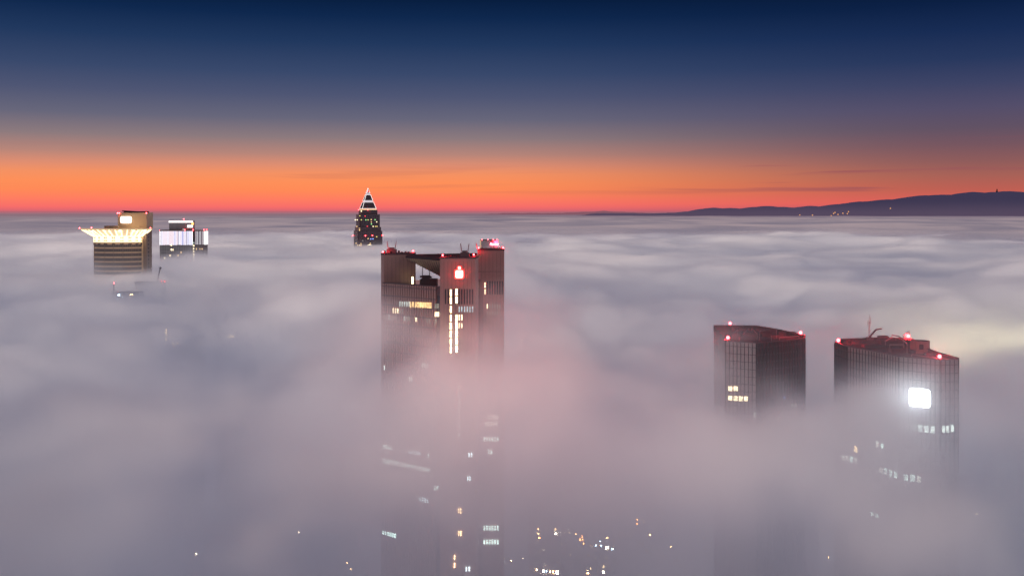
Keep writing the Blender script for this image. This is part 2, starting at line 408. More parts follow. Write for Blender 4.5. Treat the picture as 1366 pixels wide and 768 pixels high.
def roof_A(t, Zr):
    z = Zr-1.39
    roof_clutter(t, Zr, [(1023, 444, 7, 5, 1.5), (1050, 447, 6, 3, 1.2), (1000, 447, 5, 4, 1.3), (985, 443, 4, 5, 1.6), (1035, 450, 5, 2.5, 1)], 3)
    mb = MB()
    for (a, b) in (((973, 452), (984, 441)), ((986, 452), (999, 440)), ((1013, 443), (1013, 449)), ((1013, 443), (1020, 443)), ((1020, 443), (1029, 450)), ((1036, 441), (1036, 446)), ((1003, 440), (1010, 447)), ((1040, 452), (1066, 450))):
        p = ringpt(*a, Zr); q = ringpt(*b, Zr); mb.bar((p[0], p[1], z+1.9), (q[0], q[1], z+1.9), .22, .3)
        for e in (p, q): mb.bar((e[0], e[1], z), (e[0], e[1], z+1.9), .16)
    mb.build('cleaning_gantry', 'steel_light', t)
    mb = MB(); p = ringpt(1024, 449, Zr); mb.box(p[0]-2, p[0]+1.2, p[1]-1.5, p[1]+1.5, z+1.5, z+3.2); mb.build('plant_room', 'roof_mid', t)
    for p_, h in ((ringpt(974.5, 433.2, Zr), .5), (ringpt(971.5, 454, Zr), .9), (ringpt(1068.6, 447.2, Zr), .9)):
        red_lamp(t, (p_[0], p_[1]+(.8 if h < .8 else .6), Zr+h), 10000, .95)

def roof_B(t, Zr):
    z = Zr-1.39
    roof_clutter(t, Zr, [(1150, 457, 8, 5, 1.2), (1165, 463, 7, 4, .9), (1190, 460, 9, 5, 1.7), (1140, 459, 3, 3, 1.0), (1200, 470, 6, 3, 1.2), (1178, 455, 3, 3, 1.9), (1225, 471, 6, 3, 1.0), (1245, 474, 5, 2, .8), (1210, 462, 5, 6, 2.4)], 5)
    mb = MB()
    for (a, b, h) in (((1181, 458), (1190, 453), 2.2), ((1190, 453), (1200, 455), 3), ((1200, 455), (1210, 465), 3), ((1187, 460), (1206, 460), 1.5), ((1205, 458), (1213, 452), 4), ((1133, 460), (1160, 465), .8), ((1160, 465), (1196, 471), .8), ((1216, 470), (1262, 476), .8)):
        p = ringpt(*a, Zr); q = ringpt(*b, Zr); mb.bar((p[0], p[1], z+h), (q[0], q[1], z+h), .22, .3)
        for e in (p, q): mb.bar((e[0], e[1], z), (e[0], e[1], z+h), .16)
    mb.build('cleaning_gantry', 'steel_light', t)
    # round-cornered plant house at the rear right
    x0, y0 = ringpt(1222, 466, Zr); x1, y1 = ringpt(1250, 468, Zr)
    ring = []
    for i in range(7):
        a = math.radians(-90+180*i/6); ring.append((x1-2+2*math.cos(a), y0+2.5+2.5*math.sin(a)))
    ring += [(x0, y0+5), (x0, y0)]
    MB().prism(ring, Zr-1.39, Zr+2.5).build('plant_house', 'granite', t)
    MB().box(x0+1, x0+2.3, y0-.1, y0+.02, Zr, Zr+1.6).build('louvre', 'roof_dark', t)
    # crane arm
    px, py = ringpt(1160, 452, Zr)
    mb = MB(); mb.box(px-1, px+1, py-1, py+1, z, z+2); mb.bar((px, py, z+2), (px+2.2, py, z+4.6), .5); mb.bar((px+2, py, z+4.5), (px+4.2, py, z+4.9), .45)
    mb.build('davit_crane', 'steel', t)
    # lattice radio mast
    mx, my = ringpt(1159.5, 450.5, Zr); mb = MB(); H = 8.2
    for dx, dy in ((-.22, -.15), (.22, -.15), (0, .25)): mb.bar((mx+dx, my+dy, z), (mx+dx*.4, my+dy*.4, z+H-1), .09)
    for k in range(12):
        zz = z+k*.6; s_ = .2; mb.bar((mx-s_, my-.1, zz), (mx+s_, my-.1, zz+.5), .06)
    mb.bar((mx, my, z+H-1), (mx+.1, my, z+H+1), .12); mb.bar((mx-.5, my, z+5.6), (mx-.5, my, z+7.4), .14); mb.bar((mx+.5, my, z+6.2), (mx+.5, my, z+8.4), .14)
    mb.bar((mx-.5, my, z+6.4), (mx+.5, my, z+6.6), .1)
    mb.build('radio_mast', 'steel_light', t)
    for p_, h in ((ringpt(1119.5, 457.5, Zr), .8), (ringpt(1213, 455, Zr), 1.6), (ringpt(1255, 480, Zr), .9)):
        red_lamp(t, (p_[0], p_[1]+.9, Zr+h), 10000, .95)

winA = [(0, 974.3, 518, 5, 6, 'lit_cream'), (0, 981.4, 518, 5, 6, 'lit_cream'), (0, 974.3, 530.6, 5, 6, 'lit_cream'), (0, 981.4, 531, 5, 6, 'lit_cream'),
        (0, 988.4, 531.4, 5, 6, 'lit_cream'), (0, 995.3, 531.6, 5, 6, 'lit_cream'), (0, 1007, 553, 2.5, 6, 'fog_dim'), (1, 1038, 560, 3, 4, 'fog_dim'), (1, 1061, 540, 1.5, 4, 'lit_pale'), (1, 1056, 540, 1.5, 3, 'lit_pale'),
        (1, 1046, 530, 1.3, 1.3, 'lit_blue'), (0, 1000, 594, 2, 5, 'deep_dim')]
frontA = [(968.5, 455), (1009, 457.6), (1042, 455), (1073, 451.6)]
backA = [(1073.4, 448), (1038, 440), (1009, 435.2), (953, 434.6), (953.2, 443.5), (968, 446.5)]
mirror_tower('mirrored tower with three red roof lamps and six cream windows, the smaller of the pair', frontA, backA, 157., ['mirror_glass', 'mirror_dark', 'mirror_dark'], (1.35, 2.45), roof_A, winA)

winB = []
for x_, y, w, h, m in ((1178, 559, 2.6, 7, 'deep_pale'), (1183.8, 560, 2.8, 7, 'deep_pale'), (1171.5, 558, 2.4, 7, 'deep_dim'), (1190, 561, 2.4, 6, 'deep_dim'), (1183, 545, 2.4, 3.5, 'deep_dim'), (1190, 546, 1.6, 3.5, 'deep_dim')):
    winB.append((1, x_, y, w, h, m))
for x_, y, w, h, m in ((1211, 569, 5, 8, 'lit_dim'), (1219.5, 570, 5, 8, 'lit_pale'), (1227.5, 571, 5, 9, 'fog_pale'), (1236, 572, 5.4, 9, 'fog_pale'), (1244.6, 572.6, 5.4, 9, 'fog_pale')):
    winB.append((3, x_, y, w, h, m))
for x_, y in ((1258.5, 572), (1264, 572), (1270, 571)): winB.append((4, x_, y, 3, 9, 'fog_pale'))
for x_, y, w, h, m in ((1170.6, 592, 2.6, 8, 'deep_dim'), (1177, 594, 2.6, 6, 'deep_pale'), (1142, 598.5, 3.4, 8, 'deep_warm'), (1125, 610, 2.6, 7, 'deep_dim'), (1130.5, 611, 2.6, 7, 'deep_dim'), (1136.3, 612.4, 3.6, 8, 'deep_pale'), (1142, 614, 2.6, 7, 'deep_dim'),
                        (1176, 626.6, 3, 8, 'deep_dim'), (1182, 628, 3, 8, 'deep_pale'), (1188.6, 630.5, 3, 8, 'deep_pale')):
    winB.append((1 if x_ < 1160 else 2, x_, y, w, h, m))
for x_, y, w, h, m in ((1195, 633, 3, 8, 'deep_pale'), (1209, 636.6, 5.4, 8, 'deep_pale'), (1217.6, 637.2, 5.4, 8, 'deep_pale'), (1226, 638.6, 5, 8, 'deep_dim')):
    winB.append((2 if x_ < 1200 else 3, x_, y, w, h, m))
for x_, y in ((1164, 685), (1170, 687)): winB.append((2, x_, y, 3, 6, 'deep_pale'))
frontB = [(1114.7, 457), (1132, 462.6), (1164, 468), (1200, 475.6), (1254, 480), (1278, 479.2)]
backB = [(1277.6, 478.2), (1250, 470.4), (1222, 460), (1214, 452), (1174, 451), (1124, 453)]
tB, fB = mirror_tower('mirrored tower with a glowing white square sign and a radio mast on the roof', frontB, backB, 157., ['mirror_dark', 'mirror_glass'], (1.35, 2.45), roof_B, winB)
fs = fB[3]
s1 = plate(fs, 1227.8, 530, 29.5, 26, 5.0, .22, .6, 'sign', 'steel', tB)
plate(fs, 1227.8, 530, 27, 23.6, 4.6, .6, .8, 'sign_face', 'sign_white_cool', s1)

# ================================================================== CROWNED TOWER (far left)
def crowned_tower():
    Y0 = 1000.; s = F/Y0; cx = X(156, Y0); cy = Y0+4; R = 23.0
    t = thing('crowned_tower', 'tan round fronted tower with a glowing flared crown and a white sign', 'skyscraper', (cx, cy, 0))
    Zb, Zg, Zt = 171.4, 177.6, 184.2
    arc = [(cx+R*math.sin(math.radians(a)), cy-R*math.cos(math.radians(a))*.55) for a in range(-90, 91, 6)]
    MB().prism(arc+[(cx+R, cy+18), (cx-R, cy+18)], 0, Zt-.5).build('shaft', 'brown_glass', t)
    def arcring(r0, r1, a0, a1, z0, z1, n=30, ex=.55, tilt=0):
        mb = MB()
        for i in range(n):
            aa, bb = math.radians(a0+(a1-a0)*i/n), math.radians(a0+(a1-a0)*(i+1)/n)
            P = lambda r, a: (cx+r*math.sin(a), cy-r*math.cos(a)*ex)
            mb.prism([P(r1, aa), P(r1, bb), P(r0, bb), P(r0, aa)], z0, z1)
        return mb
    fl = 4.36; z = Zb-.9; k = 0
    while z > 60:
        hb = 1.5 if k else 2.2
        arcring(R-.1, R+.35, -90, 90, z-hb/2, z+hb/2).build('spandrel', 'tan_stone', t)
        z -= fl; k += 1
        if k > 18: break
    mb = MB()
    for i in range(33):
        a = math.radians(-88+176*i/32); p = (cx+R*math.sin(a), cy-R*math.cos(a)*.55); mb.bar((p[0], p[1], 60), (p[0], p[1], Zb), .5 if i % 4 == 0 else .28)
    mb.build('mullion', 'tan_dark', t)
    MB().box(cx+R-.2, cx+R+1.2, cy-2.2, cy+2, 60, Zg).build('corner_pier', 'tan_stone', t)
    # glowing attic band with paired windows
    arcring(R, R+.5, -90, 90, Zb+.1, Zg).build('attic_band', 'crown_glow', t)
    for i in range(9):
        for rz, hh in ((Zb+3.6, 1.7), (Zb+.9+.2, 1.2), (Zb-2.6, 1.7)):
            for d in (-2.2, 2.2):
                a = -77+154*i/8+d; ar = arcring(R+.5 if rz > Zb else R+.4, R+.72, a-1.5, a+1.5, rz, rz+hh, n=1)
                ar.build('attic_window', 'crown_window' if rz > Zb else 'brown_glass', t)
    # flared crown: slab with radial ribs
    c2 = cx-1.6
    def arc2(r0, r1, z0, z1, m, name):
        mb = MB(); n = 32
        for i in range(n):
            aa, bb = math.radians(-92+184*i/n), math.radians(-92+184*(i+1)/n)
            P = lambda r, a: (c2+r*math.sin(a), cy-r*math.cos(a)*.6)
            mb.prism([P(r1, aa), P(r1, bb), P(r0, bb), P(r0, aa)], z0, z1)
        return mb.build(name, m, t)
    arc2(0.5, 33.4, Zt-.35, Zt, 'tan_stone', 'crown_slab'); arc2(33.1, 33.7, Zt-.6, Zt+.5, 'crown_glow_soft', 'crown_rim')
    mb = MB(); n = 32
    for i in range(n):
        aa, bb = math.radians(-92+184*i/n), math.radians(-92+184*(i+1)/n)
        P = lambda c, r, a, z, e: (c+r*math.sin(a), cy-r*math.cos(a)*e, z)
        mb.poly([P(cx, R+.45, aa, Zg+.1, .55), P(cx, R+.45, bb, Zg+.1, .55), P(c2, 33, bb, Zt-.62, .6), P(c2, 33, aa, Zt-.62, .6)], [(0, 1, 2, 3)])
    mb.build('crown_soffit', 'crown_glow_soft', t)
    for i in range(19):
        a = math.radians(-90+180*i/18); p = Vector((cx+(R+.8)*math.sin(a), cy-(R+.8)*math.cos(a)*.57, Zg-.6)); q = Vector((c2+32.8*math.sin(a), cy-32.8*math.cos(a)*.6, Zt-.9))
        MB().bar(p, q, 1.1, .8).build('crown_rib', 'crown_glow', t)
    # tall rear slab and plant block with the sign
    x0, x1 = X(188.5, 1000), X(202.4, 1000)
    MB().box(x0+.5, X(195.5, 1003), cy-1, cy+14, 0, Z(305, 1000)).build('side_slab', 'tan_dark', t)
    mb = MB()
    fq = Face((X(195.5, 1003), cy-1), (X(195.5, 1003)+.02, cy+14))
    for k in range(14): fq.pane(198.2, 316+k*5, 1.3, 2.6, 'brown_glass', t, 'window', out=.1)
    bx0, bx1 = X(157.2, 1008), X(195.6, 1008)
    MB().box(bx0, bx1, 1008, 1026, Zt-.3, Z(283.6, 1008)).build('plant_block', 'tan_stone', t)
    MB().box(X(163, 1008), X(191, 1008), 1012, 1024, Z(283.6, 1008), Z(281.9, 1008)).build('roof_unit', 'roof_dark', t)
    MB().bar((X(161, 1008), 1012, Z(281.2, 1008)), (X(192, 1008), 1012, Z(283.2, 1008)), .9).build('cleaning_arm', 'roof_dark', t)
    MB().box(X(139, 1004), X(157, 1004), 1004, 1012, Zt, Z(301.2, 1004)).build('roof_unit', 'tan_stone', t)
    fb_ = Face((bx0, 1008), (bx1, 1008))
    plate(fb_, 168.2, 293.2, 13.6, 8.2, 1.3, .05, .6, 'sign', 'sign_white', t)
    # floodlights of the crown
    for a in (-70, -40, -12, 15, 42, 68):
        a_ = math.radians(a)
        light('AREA', (cx+27*math.sin(a_), cy-27*math.cos(a_)*.6-1.0, Zb+1.5), 700, (1, .70, .38), 1.4, (math.radians(180), 0, 0), t)
        light('AREA', (cx+30*math.sin(a_), cy-30*math.cos(a_)*.6-1, Zt-1.6), 1100, (1, .72, .40), 1.6, (math.radians(35), 0, a_*.7), t)
    light('AREA', (X(176, 1000), cy-10, Zt+.3), 2600, (1, .70, .38), 3, (math.radians(125), 0, 0), t)
    for px, py, Y in ((106, 304.2, 1001), (122, 303.8, 990), (200.5, 304.2, 1001), (156.8, 284.3, 1007.6), (159, 284.3, 1007.6), (195.2, 284.3, 1008), (201, 284.3, 1022)):
        p = at(px, py, Y); red_lamp(t, p, 260, .9)
crowned_tower()

# low roof and crane beside it, just breaking the fog
def crane_block():
    Y = 930.; t = thing('office_block', 'dark flat roofed block beside the crowned tower just breaking the fog', 'building', (X(205, Y), Y, 0))
    MB().box(X(180, Y), X(216, Y), Y, Y+11, 0, Z(377, Y)).build('wall', 'grey_wall', t)
    MB().box(X(179, Y), X(216.5, Y), Y-.6, Y+11.6, Z(377, Y)+.003, Z(376.3, Y)).build('roof', 'roof_dark', t)
    f = Face((X(180, Y), Y), (X(221, Y), Y))
    f.pane(158+24, 393, 2, 2, 'deep_warm', t); f.pane(212, 392, 2, 2, 'deep_dim', t)
    red_lamp(t, at(219.5, 375, Y+9), 420, .8); red_lamp(t, at(214.8, 374.6, Y+2), 160, .6)
    c = thing('roof_crane', 'slim dark crane jib tilted above the low roof by the crowned tower', 'crane', (X(210, Y), Y+5, Z(376.3, Y)))
    MB().bar(at(209.5, 376, Y+5), at(213.6, 358.5, Y+5), 1.0).build('jib', 'steel', c)
    MB().box(X(208, Y), X(212, Y), Y+3.5, Y+6.5, Z(376.3, Y)+.01, Z(374.6, Y)).build('base', 'steel', c)
    MB().ball(at(213.9, 357.6, Y+5), 1.1).build('jib_head', 'roof_dark', c)
    Y = 880.; t = thing('office_block', 'block sunk in fog below the crowned tower with one blue and one yellow window', 'building', (X(160, Y), Y, 0))
    MB().box(X(150, Y), X(184, Y), Y, Y+14, 0, Z(390.5, Y)).build('wall', 'grey_wall', t)
    MB().box(X(149.5, Y), X(184.5, Y), Y-.6, Y+14.6, Z(390.5, Y)+.003, Z(390, Y)).build('roof', 'roof_dark', t)
    f = Face((X(120, Y), Y), (X(196, Y), Y)); f.pane(158.5, 393.4, 3, 2, 'ground_blue', t); f.pane(174, 393, 1.6, 1.6, 'deep_warm', t); f.pane(176.5, 392.6, 1.8, 1.5, 'deep_warm', t)
    MB().bar(at(152, 390.5, Y+2), at(152, 379, Y+2), .5).build('lamp_mast', 'steel', t); red_lamp(t, at(152, 377.5, Y+2), 300, .8)
crane_block()

# ================================================================== LIGHT STRIP TOWER
def strip_tower():
    Y = 1150.; t = thing('strip_tower', 'grey tower wrapped at the top in white and violet light strips', 'skyscraper', (X(244, Y), Y+12, 0))
    zt = Z(308, Y); zl = Z(326.6, Y)
    MB().box(X(213, Y), X(257, Y), Y, Y+16, 0, zt).build('main_slab', 'grey_wall', t)
    MB().box(X(257, Y)+.01, X(259.4, Y), Y+2, Y+10, 0, zt-.4).build('link', 'roof_dark', t)
    MB().box(X(259.4, Y)+.01, X(273.2, Y), Y+1, Y+11, 0, zt).build('side_slab', 'roof_mid', t)
    MB().box(X(212.6, Y), X(257.2, Y), Y-.4, Y+16.4, zt+.003, Z(306.8, Y)).build('roof_edge', 'tan_dark', t)
    MB().box(X(259.3, Y), X(273.4, Y), Y+.6, Y+11.4, zt+.003, Z(306.8, Y)).build('roof_edge', 'tan_dark', t)
    n = 40; f = Face((X(213, Y), Y), (X(257, Y), Y))
    r = random.Random(4); w = f.L/n
    for i in range(n):
        m = r.choice(['strip_a', 'strip_a', 'strip_b', 'strip_c', 'strip_a', 'strip_e', 'strip_b'])
        if i == 0 or i == n-1: m = 'strip_d'
        mb = MB(); f.slab(mb, i*w+.04, (i+1)*w-.1, zl+r.uniform(-.4, .3), zt-.3, .01, .3)
        if i == 22: m = 'strip_e'
        mb.build('light_strip', m, t)
    MB().box(X(273.2, Y)+.01, X(273.2, Y)+.4, Y+1.2, Y+10.8, zl+.3, zt-.3).build('light_strip', 'strip_d', t)
    g = Face((X(260, Y), Y+1), (X(273, Y), Y+1)); w = g.L/10
    for i in range(10):
        mb = MB(); g.slab(mb, i*w+.15, (i+1)*w-(.7 if i < 9 else .1), zl+.3, zt-.3, .01, .3); mb.build('light_strip', ['strip_b', 'strip_a', 'strip_d', 'strip_e', 'strip_a', 'strip_d', 'strip_e', 'strip_b', 'strip_d', 'strip_d'][i], t)
    a, b = facade(g, 90, zl-.3, 7, 4, pier=.3, pd=.4, band=.2, bd=.2); a.build('mullion', 'tan_dark', t)
    a, b = facade(f, 90, zl-.6, 14, 3.6, pier=.12, pd=.12, band=.25, bd=.15); a.build('mullion', 'joint', t); b.build('floor_band', 'joint', t)
    # penthouse with light line
    MB().box(X(225.6, Y+4), X(257.4, Y+4), Y+4, Y+11, zt+.6, Z(294.4, Y)).build('penthouse', 'grey_wall', t)
    h = Face((X(225.2, Y+4), Y+4), (X(257.4, Y+4), Y+4)); mb = MB(); h.slab(mb, 0, h.L, Z(297, Y), Z(294.6, Y), .01, .5); mb.build('light_line', 'edge_white', t)
    h.pane(253.5, 301.8, 7.5, 3.6, 'edge_white', t, 'lit_sign'); h.pane(257, 298.4, 3, 3, 'lit_orange', t, 'floodlight'); h.pane(244.5, 306, 1.4, 1.4, 'lit_pale', t, 'floodlight')
    for px, py, m in ((228.6, 333, 'lit_cream'), (230.6, 333.2, 'lit_cream'), (241.5, 336.8, 'lit_warm'), (227, 341, 'lit_cream'), (237.6, 341, 'lit_warm'), (219.6, 344.5, 'lit_cream'), (228.4, 326.4, 'lit_stair')):
        f.pane(px, py, 1.6, 2.2, m, t)
    for px in (261.8, 266.8, 269.8): g.pane(px, 332, 1.5, 2, 'lit_warm', t)
    fk = Face((X(257, Y), Y+1.9), (X(259.4, Y), Y+1.9))
    for k in range(7): fk.pane(258.4, 324+k*3.8, 1.6, 1.8, 'lit_cream' if k else 'lit_pale', t)
    for px, py, Y2, p in ((213, 308, Y, 200), (245.2, 292.8, Y+4, 1000), (246.5, 307.2, Y-.4, 160), (257.5, 307.2, Y-.4, 160), (272, 307, Y, 160), (275.6, 307, Y+8, 160)):
        a_ = at(px, py-.6, Y2); red_lamp(t, a_, p, .85)
strip_tower()

# ================================================================== PYRAMID TOWER
def pyramid_tower():
    Y = 1500.; cx = X(488.9, Y); cy = Y+15; k = F/Y; ph = math.radians(19)
    t = thing('pyramid_tower', 'stepped dark stone tower with a white outlined pyramid roof', 'skyscraper', (cx, cy, 0))
    def sq(w):
        h = w/2; return [(cx+x*math.cos(ph)-y*math.sin(ph), cy+x*math.sin(ph)+y*math.cos(ph)) for x, y in ((-h, -h), (h, -h), (h, h), (-h, h))]
    def notch(w, n):
        h = w/2; pts = [(-h, -h+n), (-h+n, -h+n), (-h+n, -h), (h-n, -h), (h-n, -h+n), (h, -h+n), (h, h-n), (h-n, h-n), (h-n, h), (-h+n, h), (-h+n, h-n), (-h, h-n)]
        return [(cx+x*math.cos(ph)-y*math.sin(ph), cy+x*math.sin(ph)+y*math.cos(ph)) for x, y in pts]
    zs = [Z(v, Y) for v in (308, 303, 286, 280, 278.7)]
    MB().prism(notch(35.4, 1.6), 0, zs[0]).build('lower_body', 'red_granite', t)
    MB().prism(notch(32.4, 1.5), zs[0]+.003, zs[1]).build('middle_step', 'red_granite', t)
    MB().prism(notch(29.6, 2.2), zs[1]+.003, zs[2]).build('upper_body', 'red_granite', t)
    MB().prism(notch(23.4, 1.4), zs[2]+.003, zs[3]).build('drum', 'red_granite', t)
    MB().prism(sq(21), zs[3]+.003, zs[4]).build('cornice', 'edge_warm', t)
    def sqf(w): s = sq(w); return Face(s[0], s[1]), Face(s[3], s[0])
    for w, z0, z1, n in ((35.4, 90, zs[0], 13), (29.6, zs[1], zs[2], 11)):
        fa, fb = sqf(w)
        for f in (fa, fb):
            mb = MB(); bw = f.L/n
            for i in range(n):
                if 1.7 < i*bw+bw/2 < f.L-1.7: f.slab(mb, i*bw+bw*.28, i*bw+bw*.72, z0+.5, z1-1.5, .004, .12)
            mb.build('window_strip', 'dark_glass', t)
            mb = MB(); z = z0+2
            while z < z1-1: f.slab(mb, 1.8, f.L-1.8, z, z+1.3, .13, .2); z += 3.7
            mb.build('spandrel', 'red_granite', t)
    # pyramid in three glazed tiers with lit edges
    H0 = zs[4]; HT = Z(250.6, Y); W0 = 20.4
    def lvl(py): z = Z(py, Y); return z, W0*(HT-z)/(HT-H0)
    tiers = ((278.4, 269.6), (267.8, 259.6), (257.6, 250.6))
    for a, b in tiers:
        za, wa = lvl(a); zb, wb = lvl(b); wb = max(wb, .05)
        A_, B_ = sq(wa), sq(wb)
        MB().poly([(x, y, za) for x, y in A_]+[(x, y, zb) for x, y in B_], [(0, 1, 5, 4), (1, 2, 6, 5), (2, 3, 7, 6), (3, 0, 4, 7), (4, 5, 6, 7)]).build('pyramid_tier', 'roof_mid', t)
        mb = MB()
        for i in range(4):
            j = (i+1) % 4
            mb.bar((*A_[i], za), (*B_[i], zb), .38 if zb < HT-1 else .3); mb.bar((*A_[i], za+.3), (*A_[j], za+.3), .36)
            if wb > 1: mb.bar((*B_[i], zb), (*B_[j], zb), .4)
        mb.build('edge_light', 'edge_white', t)
    for py, w in ((268.7, .88), (258.6, .9)):
        z, ww = lvl(py); MB().prism(sq(ww*w), z-.95, z+.95).build('light_gallery', 'strip_e', t)
    fa, _ = sqf(29.6); fd, _ = sqf(23.4); fl_, fl2 = sqf(35.4)
    for px, py, m in ((482, 281.6, 'lit_cream'),): fd.pane(px, py, 1.2, 1.6, m, t, out=.3)
    for px, py, m in ((480, 288, 'lit_yellow'), (487, 288.3, 'lit_red'), (474, 293.3, 'lit_cream'), (476.5, 293.3, 'lit_cream'), (482, 293.2, 'lit_yellow'), (488, 293.3, 'lit_green'), (491, 293.3, 'lit_yellow'), (495.2, 293, 'lit_warm'), (500.3, 293.1, 'lit_green'),
                      (495.3, 296.2, 'lit_warm'), (502.6, 296, 'lit_cream'), (495.5, 298.8, 'lit_green'), (490, 301.8, 'lit_red'), (497.8, 302, 'lit_cream'), (501, 302, 'lit_yellow'), (503, 302, 'lit_warm'), (476, 302, 'lit_warm')):
        fa.pane(px, py, 1.3, 1.0, m, t, out=.3)
    for px, py, m in ((479.5, 304.6, 'lit_warm'), (479.5, 307, 'lit_warm'), (491, 318.2, 'lit_warm'), (494.5, 318.8, 'lit_blue'), (497.5, 318.6, 'lit_blue'), (502.5, 315.8, 'lit_yellow'), (475, 324.5, 'lit_warm'), (481.5, 325, 'lit_warm'),
                      (477.3, 327.2, 'lit_warm'), (480, 327.2, 'lit_cream'), (482, 327.2, 'lit_warm'), (491, 327.2, 'lit_cream'), (492.6, 326.6, 'lit_stair'), (494.6, 327, 'lit_cream'), (494, 324.6, 'lit_warm'), (484, 321, 'lit_dim')):
        fl_.pane(px, py, 1.3, 1.2, m, t, out=.3)
    for px, py, f in ((471.2, 314.2, fl2), (487.4, 314.4, fl_), (496.6, 314.2, fl_)):
        u, y, z = f.hit(px, py); p = f.A+f.t*u+f.n*.8; red_lamp(t, (p.x, p.y, z), 420, 1.0)
    s = notch(35.4, 1.6)[5]; red_lamp(t, (s[0]+.2, s[1]-.6, Z(314, Y)), 420, 1.0)
    for px in (478.4, 490.6): red_lamp(t, at(px, 279.9, Y-1), 220, .8)
    z, w = lvl(256.5); red_lamp(t, (cx-.3, cy-2.2, z+1.6), 260, 1.1)
pyramid_tower()

# ================================================================== RED SIGN BUILDING behind the centre tower
def red_hotel():
    Y = 900.; t = thing('hotel_block', 'grey block with glowing red lettering poking out of a fog dome', 'building', (X(650, Y), Y+8, 0))
    zt = Z(320.6, Y)
    MB().box(X(641, Y), X(654, Y), Y, Y+16, 0, zt).build('wall', 'grey_wall', t)
    MB().box(X(654, Y)+.01, X(664, Y), Y+.4, Y+16, 0, zt-.3).build('red_wall', 'red_granite', t)
    MB().box(X(640, Y), X(641.6, Y), Y-.3, Y+2, 100, zt+.1).build('lit_corner', 'crown_glow_soft', t)
    MB().box(X(640.5, Y), X(664.3, Y), Y-.2, Y+16.2, zt+.11, zt+.5).build('roof', 'red_granite', t)
    cu = bpy.data.curves.new('sign_letters', 'FONT'); cu.body = 'Marriott'; cu.size = 3.1; cu.extrude = .12; cu.align_x = 'CENTER'; cu.shear = .3
    tmp = bpy.data.objects.new('tmp', cu); COL.objects.link(tmp); bpy.context.view_layer.update()
    me = bpy.data.meshes.new_from_object(tmp); bpy.data.objects.remove(tmp)
    me.name = 'sign_letters'; me.materials.clear(); me.materials.append(M['red_letters'])
    o = bpy.data.objects.new('sign_letters', me); COL.objects.link(o); o.parent = t
    o.rotation_euler = (math.pi/2, 0, 0); o.location = Vector((X(659, Y), Y+.1, Z(327.4, Y)))-WORLD[t.name]; o.scale = (.68, 1.1, 1)
    light('AREA', (X(662, Y), Y-1, Z(324, Y)), 5200, (1, .05, .10), 4, (math.radians(90), 0, 0), t)
    light('AREA', (X(668, Y), Y+4, Z(321, Y)), 4200, (1, .05, .10), 3, (math.radians(90), 0, math.radians(50)), t)
    for px in (643, 651, 658, 663): red_lamp(t, at(px, 319.6, Y), 320, .7)
red_hotel()

# ================================================================== CITY BLOCKS under the fog
def block(label, x0, x1, Y, depth, h, wall, panes, cat='building', name='city_block'):
    t = thing(name, label, cat, ((X(x0, Y)+X(x1, Y))/2, Y+depth/2, 0))
    a, b = X(x0, Y), X(x1, Y)
    MB().box(a, b, Y, Y+depth, 0, h).build('wall', wall, t)
    r = MB().box(a-.4, b+.4, Y-.4, Y+depth+.4, h+.003, h+.8).build('roof', 'roof_grey', t)
    MB().box(a+(b-a)*.3, a+(b-a)*.55, Y+depth*.4, Y+depth*.7, h+.81, h+3.2).build('roof_hut', 'concrete', t)
    f = Face((a, Y), (b, Y))
    # rows of unlit windows, one mesh per storey line
    z = 4; mb = MB(); n = max(3, int(f.L/3.2))
    while z < h-2:
        for i in range(n): f.slab(mb, f.L*(i+.25)/n, f.L*(i+.75)/n, z, z+1.7, .004, .06)
        z += 3.4
    o = mb.build('window_rows', 'dark_glass', t); o['kind'] = 'stuff'
    for px, py, w, hh, m in panes: f.pane(px, py, w, hh, m, t, 'window', out=.2)
    return t
block('brick block with a bright white pane ending its row of warm windows', 712, 752, 500, 16, 27, 'brick',
      [(716, 759, 1.6, 3, 'ground_warm'), (725, 761, 2, 3, 'ground_white'), (729, 761, 1.5, 2.4, 'ground_blue'), (734, 761.6, 1.4, 3, 'ground_warm'), (737.6, 762, 1.8, 3.4, 'ground_orange'), (743, 763, 3.4, 4.4, 'ground_white')])
block('block with two stacks of small windows behind the cream lit row', 706, 747, 540, 16, 44, 'concrete',
      [(718, 705, 2, 2, 'ground_warm'), (718, 711, 2.2, 2, 'ground_warm'), (719.5, 716.5, 1.8, 2, 'ground_orange'), (741, 705.6, 2, 2, 'ground_warm'), (741.7, 711, 2.8, 2.8, 'ground_white')])
block('wide block with orange windows at one end and bluish ones at the other', 749, 822, 560, 18, 36, 'concrete',
      [(753, 709.7, 1.6, 1.5, 'deep_warm'), (759.7, 709.7, 1.6, 1.5, 'deep_warm'), (768, 711.7, 1.8, 1.5, 'ground_warm'), (776.7, 715, 1.8, 1.8, 'ground_orange'), (774, 719, 1.8, 2, 'ground_orange'), (777.3, 719, 1.8, 2, 'ground_orange'), (778.5, 724.5, 1.4, 1.4, 'ground_orange'),
       (795, 727, 2.4, 1.6, 'ground_blue'), (802, 727, 2.6, 1.8, 'ground_blue'), (810, 730, 3.8, 3.4, 'ground_white'), (817, 731.5, 3.2, 2, 'ground_blue'), (810, 717, 3, 1.8, 'ground_warm'), (801, 721, 1.6, 1.5, 'ground_blue')])
block('small block with a single tall cream window in the murk', 779, 792, 508, 14, 26, 'brick', [(784, 762.5, 3, 5, 'ground_warm'), (788, 757, 1.2, 3, 'deep_warm')])
block('narrow block showing one white window below a dim pink one', 798, 812, 506, 14, 32, 'concrete', [(805, 762.5, 2.6, 3, 'ground_white'), (805, 755, 2.2, 3.5, 'deep_warm')])
